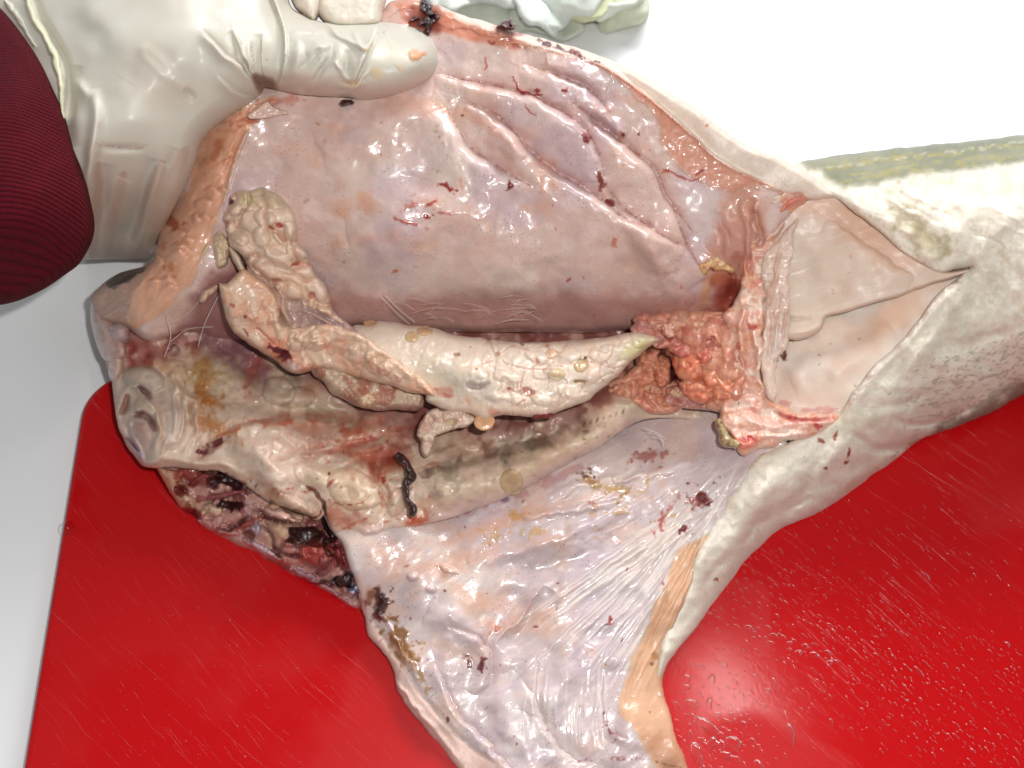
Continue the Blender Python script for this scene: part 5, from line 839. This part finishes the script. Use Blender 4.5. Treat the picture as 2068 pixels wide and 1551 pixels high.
# ---- clots
for nm, pts, w, z, cc in (('blood_clot', [(800, 922, .7), (822, 934, 1.2), (834, 958, 1), (822, 980, .7), (824, 1005, .6), (832, 1026, .9), (832, 1040, .8)], 10, 47, (40, 12, 14)), ('blood_clot', [(856, 0, .8), (864, 14, 1.3), (866, 30, .8)], 10, 125, (44, 14, 18)), ('blood_clot', [(862, 28, .7), (864, 46, 1.2), (866, 64, 1)], 10, 124, (40, 22, 24)), ('blood_clot', [(846, 50, .5), (862, 40, 1.2), (884, 36, .6)], 10, 124, (60, 16, 18)), ('blood_clot', [(826, 46, .5), (836, 40, 1), (846, 38, .5)], 6, 123, (70, 20, 22)), ('blood_clot', [(1006, 52, .5), (1022, 48, 1.1), (1036, 56, .9)], 9, 126, (76, 20, 24)), ('blood_clot', [(688, 210, .8), (700, 210, 1), (712, 208, .8)], 8, 114, (48, 34, 30)), ('blood_clot', [(1030, 50, .8), (1032, 38, .4)], 7, 127, (80, 22, 26)), ('blood_clot', [(686, 1172, 1), (706, 1166, .8)], 10, 30, (26, 10, 14)), ('blood_clot', [(762, 1200, .7), (772, 1216, 1), (764, 1240, .7)], 8, 28, (50, 16, 14))):
    zz = z; p = Patch(ribbon(pts, w*.95, .8, int(pts[0][0]) % 50), lambda a, b, z=zz: z+0*a, rgb(*cc), edge=(w*.9, 3.5), step=1.6, seed=3); p.relief(12, 2.0, 2, seed=int(pts[0][0])); p.tint(10, rgb(110, 30, 30), .5, .1, .5, seed=5)
    p.build([nm], [M['clot']], fish, skirt=3)
# ---- strands
S_ = rgb(240, 224, 214)
R_ = np.random.RandomState(21)
for pts, r in (([(1570, 650, 69, .4), (1566, 690, 64, 1), (1562, 730, 58, .6)], .35), ([(1583, 668, 66, .5), (1572, 700, 62, 1), (1572, 730, 55, .5)], .3),
   ([(336, 640, 56), (345, 680, 48), (332, 720, 42)], .15), ([(440, 600, 66), (415, 650, 54), (400, 700, 42)], .15), ([(330, 660, 50), (370, 640, 56), (410, 600, 64)], .12), ([(345, 690, 44), (380, 665, 50), (430, 660, 56)], .12)):
    tube('membrane_strand', pts, r, M['strand'], fish, S_)
for k in range(26):
    x, y = R_.uniform(760, 1080), R_.uniform(600, 655); L = R_.uniform(20, 70); a = R_.uniform(-.9, .9)
    z = 49+(650-y)*.22
    tube('fine_fibre', [(x, y, z+2), (x+L*.5*math.cos(a), y+L*.5*math.sin(a)*.6-3, z+5), (x+L*math.cos(a), y+L*math.sin(a)*.6, z+2)], .09, M['strand'], fish, rgb(230, 205, 200), k=4)
for pts in ([(770, 600, 61), (800, 630, 55), (828, 655, 50)], [(778, 596, 62), (812, 630, 55), (838, 650, 51)]): tube('fine_fibre', pts, .14, M['strand'], fish, rgb(236, 220, 215), k=4)
for k in range(3): tube('white_fibre', [(1300+k*9, 864+k*9, 36), (1322+k*7, 872+k*8, 37.5), (1346-k*3, 888+k*6, 36)], .14, M['strand'], fish, rgb(236, 224, 222))

# ---------------------------------------------------------------- gloved hand and sleeve
person = empty('person', (0, 0, 0), 'arm in a maroon knit sleeve and white latex glove, holding the fish flap open', 'person')
glove_out = [(-140, -120), (120, -240), (300, -330), (480, -330), (560, -240), (578, -120), (583, 0), (615, 30), (650, 44), (690, 48), (740, 42), (790, 42), (830, 50), (866, 66), (886, 92), (890, 122), (878, 150), (850, 172), (812, 188), (775, 199), (740, 204), (700, 198), (650, 194), (600, 190), (560, 182), (535, 177), (528, 190), (500, 212), (468, 232), (435, 255), (408, 285), (396, 325), (378, 370), (352, 418), (332, 462), (318, 500), (306, 521), (240, 523), (170, 524), (100, 520), (20, 500), (-100, 440), (-160, 200)]
glove_z = [(300, -300, 120), (480, -300, 116), (-100, 0, 124), (100, -60, 142), (300, -100, 150), (540, -100, 142), (0, 200, 128), (100, 400, 116), (180, 515, 54), (305, 515, 50), (240, 470, 62), (60, 400, 104), (60, 480, 84), (150, 100, 146), (300, 100, 152), (420, 60, 150), (250, 250, 140), (400, 250, 126), (330, 350, 114), (350, 430, 92), (200, 400, 104), (480, 140, 142), (500, 200, 126), (560, 60, 142), (650, 110, 142), (750, 120, 139), (850, 115, 134), (600, 180, 131), (740, 198, 126), (580, 0, 138), (760, 45, 132), (888, 115, 126)]
p = Patch(glove_out, glove_z, rgb(214, 208, 194), edge=(46, 18), seed=40)
p.tint(160, rgb(210, 196, 180), .5, 0, .8, seed=301, octv=2)
p.zone([(540, 170), (600, 150), (700, 170), (800, 170), (860, 150), (900, 180), (760, 220), (600, 210)], rgb(226, 190, 170), .6, 24)
# thumb: tight rubber lines, joint ring
p.fold([(540, -40), (562, 20), (574, 60), (576, 110), (570, 150), (560, 178)], 14, 5, -2.6)
p.line([(548, -20), (566, 30), (576, 70), (578, 110)], 4, rgb(228, 230, 214), .6, wob=1, h=1.2)
p.fold([(764, 46), (758, 70), (748, 100), (735, 130), (722, 160), (712, 175)], 10, 4, 2.6); p.ridge([(760, 55), (750, 90)], 3.5, 1.8, c=rgb(238, 240, 226), a=.7)
for pts, w, h in (([(655, 42), (680, 70), (720, 90), (745, 100)], 5, 2.4), ([(640, 40), (690, 62), (712, 60)], 6, 2.2), ([(715, 60), (722, 85), (740, 98)], 5, 1.8), ([(600, 70), (640, 72), (690, 78)], 7, -1.6), ([(670, 80), (665, 115), (630, 170)], 8, -2.0), ([(675, 120), (690, 145), (705, 165)], 5, 1.6), ([(590, 60), (600, 110), (590, 160)], 12, 1.6), ([(690, 175), (715, 180), (740, 165)], 5, 1.6), ([(640, 190), (690, 190), (715, 180), (745, 140)], 4, 1.4),
   ([(620, 110), (640, 95), (670, 88)], 7, 1.4), ([(700, 100), (700, 140), (690, 170)], 9, -1.4), ([(585, 30), (630, 45), (670, 80)], 6, -1.5)):
    p.ridge(pts, w, h, wob=3)
# web creases between thumb and hand
for pts, w1, w2, h in (([(408, 60), (450, 100), (490, 130), (515, 160), (532, 176)], 9, 5, 3.4), ([(470, 60), (490, 110), (512, 150), (530, 172)], 8, 4, -2.4), ([(505, 85), (508, 120), (522, 160)], 7, 4, 2.2), ([(440, 150), (480, 185), (510, 195), (526, 186)], 9, 5, 1.8), ([(530, 70), (528, 110), (535, 160)], 7, 4, -1.6)):
    p.fold(pts, w1, w2, h, c=rgb(200, 172, 150), a=.35, wob=2)
for pts, w, h in (([(188, 180), (194, 230), (188, 290), (180, 360), (182, 420), (176, 520)], 8, 3.4), ([(150, 130), (140, 190), (134, 240), (140, 300)], 10, -3), ([(250, 360), (230, 420), (215, 520)], 12, 2.8), ([(310, 320), (285, 400), (262, 470), (252, 520)], 11, -3.4), ([(330, 330), (300, 410), (280, 520)], 10, 3.0), ([(215, 330), (205, 400), (190, 470)], 10, -2.4), ([(360, 300), (330, 380), (310, 470)], 12, -2.4), ([(150, 160), (180, 200)], 7, 1.6), ([(200, 295), (240, 300), (290, 300)], 5, -1.1), ([(280, 90), (330, 140), (380, 190)], 9, .9), ([(290, 100), (350, 160)], 6, -.6), ([(370, 180), (395, 200)], 5, -1.2)):
    p.ridge(pts, w*1.5, h*1.1, wob=1)
for pts, w in (([(250, 350), (228, 430), (214, 520)], 14), ([(330, 330), (296, 420), (268, 520)], 18), ([(375, 300), (335, 400), (305, 500)], 16), ([(200, 330), (196, 420), (186, 520)], 10)): p.line(pts, w, rgb(190, 158, 140), .55, wob=2, seed=int(w))  # shade along the lower glove folds, put into the latex colour
p.zone([(190, 380), (300, 360), (400, 300), (380, 400), (310, 530), (180, 530)], rgb(206, 186, 168), .55, 40)  # lower hand browned in colour, standing in for its shaded side
p.line([(195, 285), (215, 297), (245, 296), (280, 302), (300, 292)], 1.8, rgb(186, 140, 130), .6, brk=.3); p.line([(225, 140), (280, 180)], 1.5, rgb(196, 176, 160), .4)
p.line([(50, -20), (64, 30), (90, 70), (112, 120), (124, 180), (128, 240)], 7, rgb(226, 226, 190), .8, wob=2, h=3.2); p.ridge([(66, -10), (84, 40), (108, 80), (134, 130), (142, 200), (140, 250)], 8, -3.2)
p.line([(10, 0), (40, 40), (70, 90)], 6, rgb(226, 226, 200), .5, h=1.5)
p.zone([(510, 150), (548, 160), (560, 185), (535, 190), (520, 178)], rgb(90, 50, 36), .7, 6, rag=4); p.blob(840, 112, 13, 9, 20, c=rgb(236, 160, 116), a=.85, rag=.5, h=.9); p.blob(855, 108, 6, 4, 0, c=rgb(232, 150, 110), a=.7, h=.6); p.blob(762, 145, 16, 9, 20, c=rgb(222, 186, 130), a=.5, rag=.5, soft=.8); p.blob(710, 168, 12, 7, 0, c=rgb(216, 176, 120), a=.5, soft=.8); p.blob(740, 100, 6, 4, 0, c=rgb(216, 190, 140), a=.5); p.blob(808, 137, 8, 5, 0, c=rgb(226, 186, 140), a=.5, soft=.8)
p.line([(760, 200), (800, 195), (845, 178), (872, 155)], 2.2, rgb(206, 130, 110), .6, wob=1)
for k in range(22):
    R4 = np.random.RandomState(700+k); x = R4.uniform(600, 860); y = R4.uniform(60, 190); L = R4.uniform(10, 30); a4 = R4.uniform(.8, 2.3); p.ridge([(x, y), (x+L*.5*math.cos(a4)+3, y+L*.5*math.sin(a4)), (x+L*math.cos(a4), y+L*math.sin(a4))], 2.2, R4.uniform(-.35, .35), wob=3)
p.blob(790, 110, 30, 18, 20, c=rgb(224, 206, 176), a=.4, soft=.8)
p.specks(12, rgb(150, 100, 60), (.8, 1.5), (300, 800, 60, 200), a=.5, seed=9)
p.relief(90, 1.2, 2, seed=303)
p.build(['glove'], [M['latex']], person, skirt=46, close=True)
# curled fingers behind the flap edge
for o_, z in (([(540, -300), (562, -150), (584, -20), (592, 10), (606, 26), (640, 40), (660, -60), (650, -200), (610, -340), (570, -350)], 130), ([(600, -320), (618, -120), (632, 0), (640, 30), (670, 56), (720, 62), (766, 50), (775, 20), (786, -20), (800, -100), (790, -240), (740, -360), (660, -380)], 128)):
    c_ = np.array(o_).mean(0); p = Patch(o_, lambda a, b, z=z: z+0*a, rgb(232, 220, 204), edge=(30, 12), seed=44); p.relief(24, .8, 3, seed=305); p.tint(40, rgb(226, 226, 206), .4, 0, .5, seed=306)
    p.build(['glove_finger'], [M['latex']], person, skirt=20, close=True)
for o_, z in (([(430, -330), (520, -420), (640, -430), (700, -360), (660, -300), (560, -280), (460, -270)], 112), ([(400, -400), (480, -500), (600, -520), (650, -460), (600, -400), (500, -380), (430, -350)], 100)):
    p = Patch(o_, lambda a, b, z=z: z+0*a, rgb(232, 212, 196), edge=(30, 12), step=4); p.build(['glove_finger'], [M['latex']], person, skirt=20, close=True)
# sleeve
sl_out = [(-420, -40), (-180, -80), (-60, -40), (-10, 4), (20, 36), (45, 68), (70, 105), (95, 148), (118, 198), (138, 250), (156, 305), (172, 360), (184, 410), (191, 450), (188, 480), (176, 508), (158, 535), (130, 556), (95, 580), (60, 598), (25, 611), (-20, 618), (-100, 618), (-220, 600), (-430, 560)]
p = Patch(sl_out, [(-100, 0, 140), (0, 20, 142), (-50, 250, 160), (60, 200, 156), (100, 350, 146), (140, 300, 140), (188, 450, 118), (100, 480, 130), (0, 450, 146), (0, 590, 112), (120, 556, 108), (-100, 500, 140)], rgb(86, 6, 22), edge=(26, 11), seed=41)
p.relief(120, 2, 2, seed=310)
p.tint(60, rgb(94, 10, 26), .5, 0, .5, seed=312)
sob = p.build(['sleeve'], [M['knit']], person, skirt=40, close=True)[0]
# knit coordinates: courses follow the cuff
me = sob.data; n = len(me.vertices); co = np.empty(n*3); me.vertices.foreach_get('co', co); co = co.reshape(-1, 3)*1000
an = math.radians(12); uu = (co[:, 0]*math.cos(an)+co[:, 1]*math.sin(an))/.8; vv = (-co[:, 0]*math.sin(an)+co[:, 1]*math.cos(an)+co[:, 2]*.25+0.0012*(co[:, 0]+190)**2)/1.55
uu = uu+.5*fbm(co[:, 0], co[:, 1], 26, 2, 400); vv = vv+.55*fbm(co[:, 0], co[:, 1], 30, 2, 410)
at = me.attributes.new('knit', 'FLOAT_VECTOR', 'POINT'); at.data.foreach_set('vector', np.stack([uu, vv, 0*uu], 1).astype(np.float32).ravel())

# ---------------------------------------------------------------- crumpled tissue behind
tis = empty('tissue_wad', (0, 0, 0), 'crumpled white and pale green tissue paper lying on the table behind the fish', 'tissue')
for i, (o_, z, cc) in enumerate((([(860, -120), (860, 0), (900, 22), (960, 12), (1010, 16), (1060, 20), (1090, 0), (1100, -120)], 10, (232, 237, 230)), ([(900, 10), (920, 44), (1000, 66), (1080, 66), (1130, 84), (1180, 60), (1150, 10), (1060, -20), (940, -20)], 3, (214, 220, 204)), ([(1040, -60), (1044, 18), (1066, 48), (1090, 52), (1120, 76), (1140, 40), (1180, -60)], 14, (236, 242, 236)), ([(1110, -60), (1092, 40), (1130, 62), (1160, 40), (1200, 30), (1230, -60)], 18, (232, 238, 228)),
   ([(1150, -60), (1150, 36), (1200, 40), (1230, 20), (1260, -60)], 8, (222, 224, 186)), ([(1215, -60), (1206, 30), (1215, 66), (1250, 64), (1300, 44), (1312, 10), (1290, -60)], 7, (226, 230, 206)), ([(1190, 20), (1220, 6), (1262, 2), (1300, -10), (1290, 14), (1250, 24), (1210, 46)], 15, (238, 242, 228)))):
    c_ = np.mean(o_, 0); p = Patch(o_, [(q_[0], q_[1], z+6*math.sin(i*3+j)) for j, q_ in enumerate(o_)]+[(c_[0], c_[1], z+6)], rgb(*cc), step=3, edge=(10, 5), jag=3, seed=60+i)
    p.Z += 7*np.abs(fbm(p.x, p.y, 60, 1, 320+i, ang=.5, sx=.5)); n = p.relief(30, 2, 2, seed=i); p.Z = np.maximum(p.Z, 1)
    p.build(['tissue_sheet'], [M['paper']], tis, floor=0.3)

# ---------------------------------------------------------------- water on the board
for i, o_ in enumerate(([(122, 1062), (134, 1052), (150, 1056), (152, 1070), (140, 1080), (126, 1076)],)):
    p = Patch(o_, lambda a, b: 12.34+0*a, rgb(200, 200, 200), step=2, edge=(8, .3), jag=2, seed=70+i); p.Z = np.maximum(p.Z, 12.02); wf = p.build(['water_film'], [M['water']], None, skirt=.05)[0]
    wf['kind'] = 'stuff'; wf['label'] = 'small round water drop near the left edge of the red board'; wf['category'] = 'water'
def drops():
    R = np.random.RandomState(8); co = []; q = []
    D = []
    for k in range(520):   # streaked rows running down right
        u = R.rand(); a = R.rand()
        x = 1400+u*720; y = 1180+ (x-1400)*.62 + R.normal(0, 1)*70 - 40
        D.append((x, y, R.uniform(1.2, 3.2), R.uniform(1, 3), 45))
    for k in range(300): D.append((R.uniform(1400, 2080), R.uniform(1010, 1560), R.uniform(.9, 2.2)*(2.5 if R.rand() < .05 else 1), R.uniform(1, 3.5), 50))
    for k in range(420):
        a = R.uniform(0, 6.28); r = abs(R.normal(0, 1)); D.append((1440+r*75*math.cos(a), 1480+r*70*math.sin(a), min(12, 1.3+R.exponential(2.4)), R.uniform(1, 2.6), R.uniform(20, 80)))
    for k in range(700):
        row = R.randint(0, 16); t = R.rand(); x = 1500+row*42+t*260; y = 1080+row*18+t*t*120+t*230+R.normal(0, 5); D.append((x, y, R.uniform(.7, 1.6), R.uniform(1.5, 4), 48+R.normal(0, 8)))
    for k in range(90): t = R.rand(); D.append((1430+t*260+R.normal(0, 6), 1235+t*100+R.normal(0, 7), R.uniform(1.5, 6), R.uniform(1, 2.4), 25))
    for k in range(70): D.append((R.uniform(300, 800), R.uniform(1150, 1540), R.uniform(.7, 2.0), R.uniform(1, 2), 30))
    D += [(140, 1066, 3, 1.2, 0), (1482, 1268, 0.1, 1, 0)]
    D.sort(key=lambda d: -d[2]); kept = []
    for (x, y, r, el, an) in D:
        if any((x-a)**2+(y-c)**2 < (r*max(1, el*.8)+e)**2 for a, c, e in kept): continue
        kept.append((x, y, r*max(1, el*.8)))
        n = 10; b = len(co); A = math.radians(an); t = np.arange(n)*2*math.pi/n
        wob = 1+.2*np.sin(t*2+x)+.12*np.sin(3*t+y)
        hgt = min(r*.2*.55, 1.3)
        for f, hh in ((1, 0.02), (.8, .62), (.45, .93)):
            px = x+(r*el*f*wob*np.cos(t))*math.cos(A)-(r*f*wob*np.sin(t))*math.sin(A); py = y+(r*el*f*wob*np.cos(t))*math.sin(A)+(r*f*wob*np.sin(t))*math.cos(A)
            w = unproj(px, py, 12.0+0*px); w[:, 2] = 0.01202+hgt*hh*0.001; co += w.tolist()
        w = unproj(x, y, 12.0); co.append([float(w[0]), float(w[1]), 0.01202+hgt*.001])
        for rr in range(2):
            for k in range(n): q.append([b+rr*n+k, b+rr*n+(k+1) % n, b+(rr+1)*n+(k+1) % n, b+(rr+1)*n+k])
        for k in range(n): q.append([b+2*n+k, b+2*n+(k+1) % n, b+3*n])
    me = bpy.data.meshes.new('water_droplets'); me.from_pydata(co, [], q); me.materials.append(M['water']); me.polygons.foreach_set('use_smooth', [True]*len(q))
    o = bpy.data.objects.new('water_droplets', me); col.objects.link(o); o['kind'] = 'stuff'; o['label'] = 'clear water droplets and streaks on the red board'; o['category'] = 'water'
drops()
bpy.context.view_layer.update()
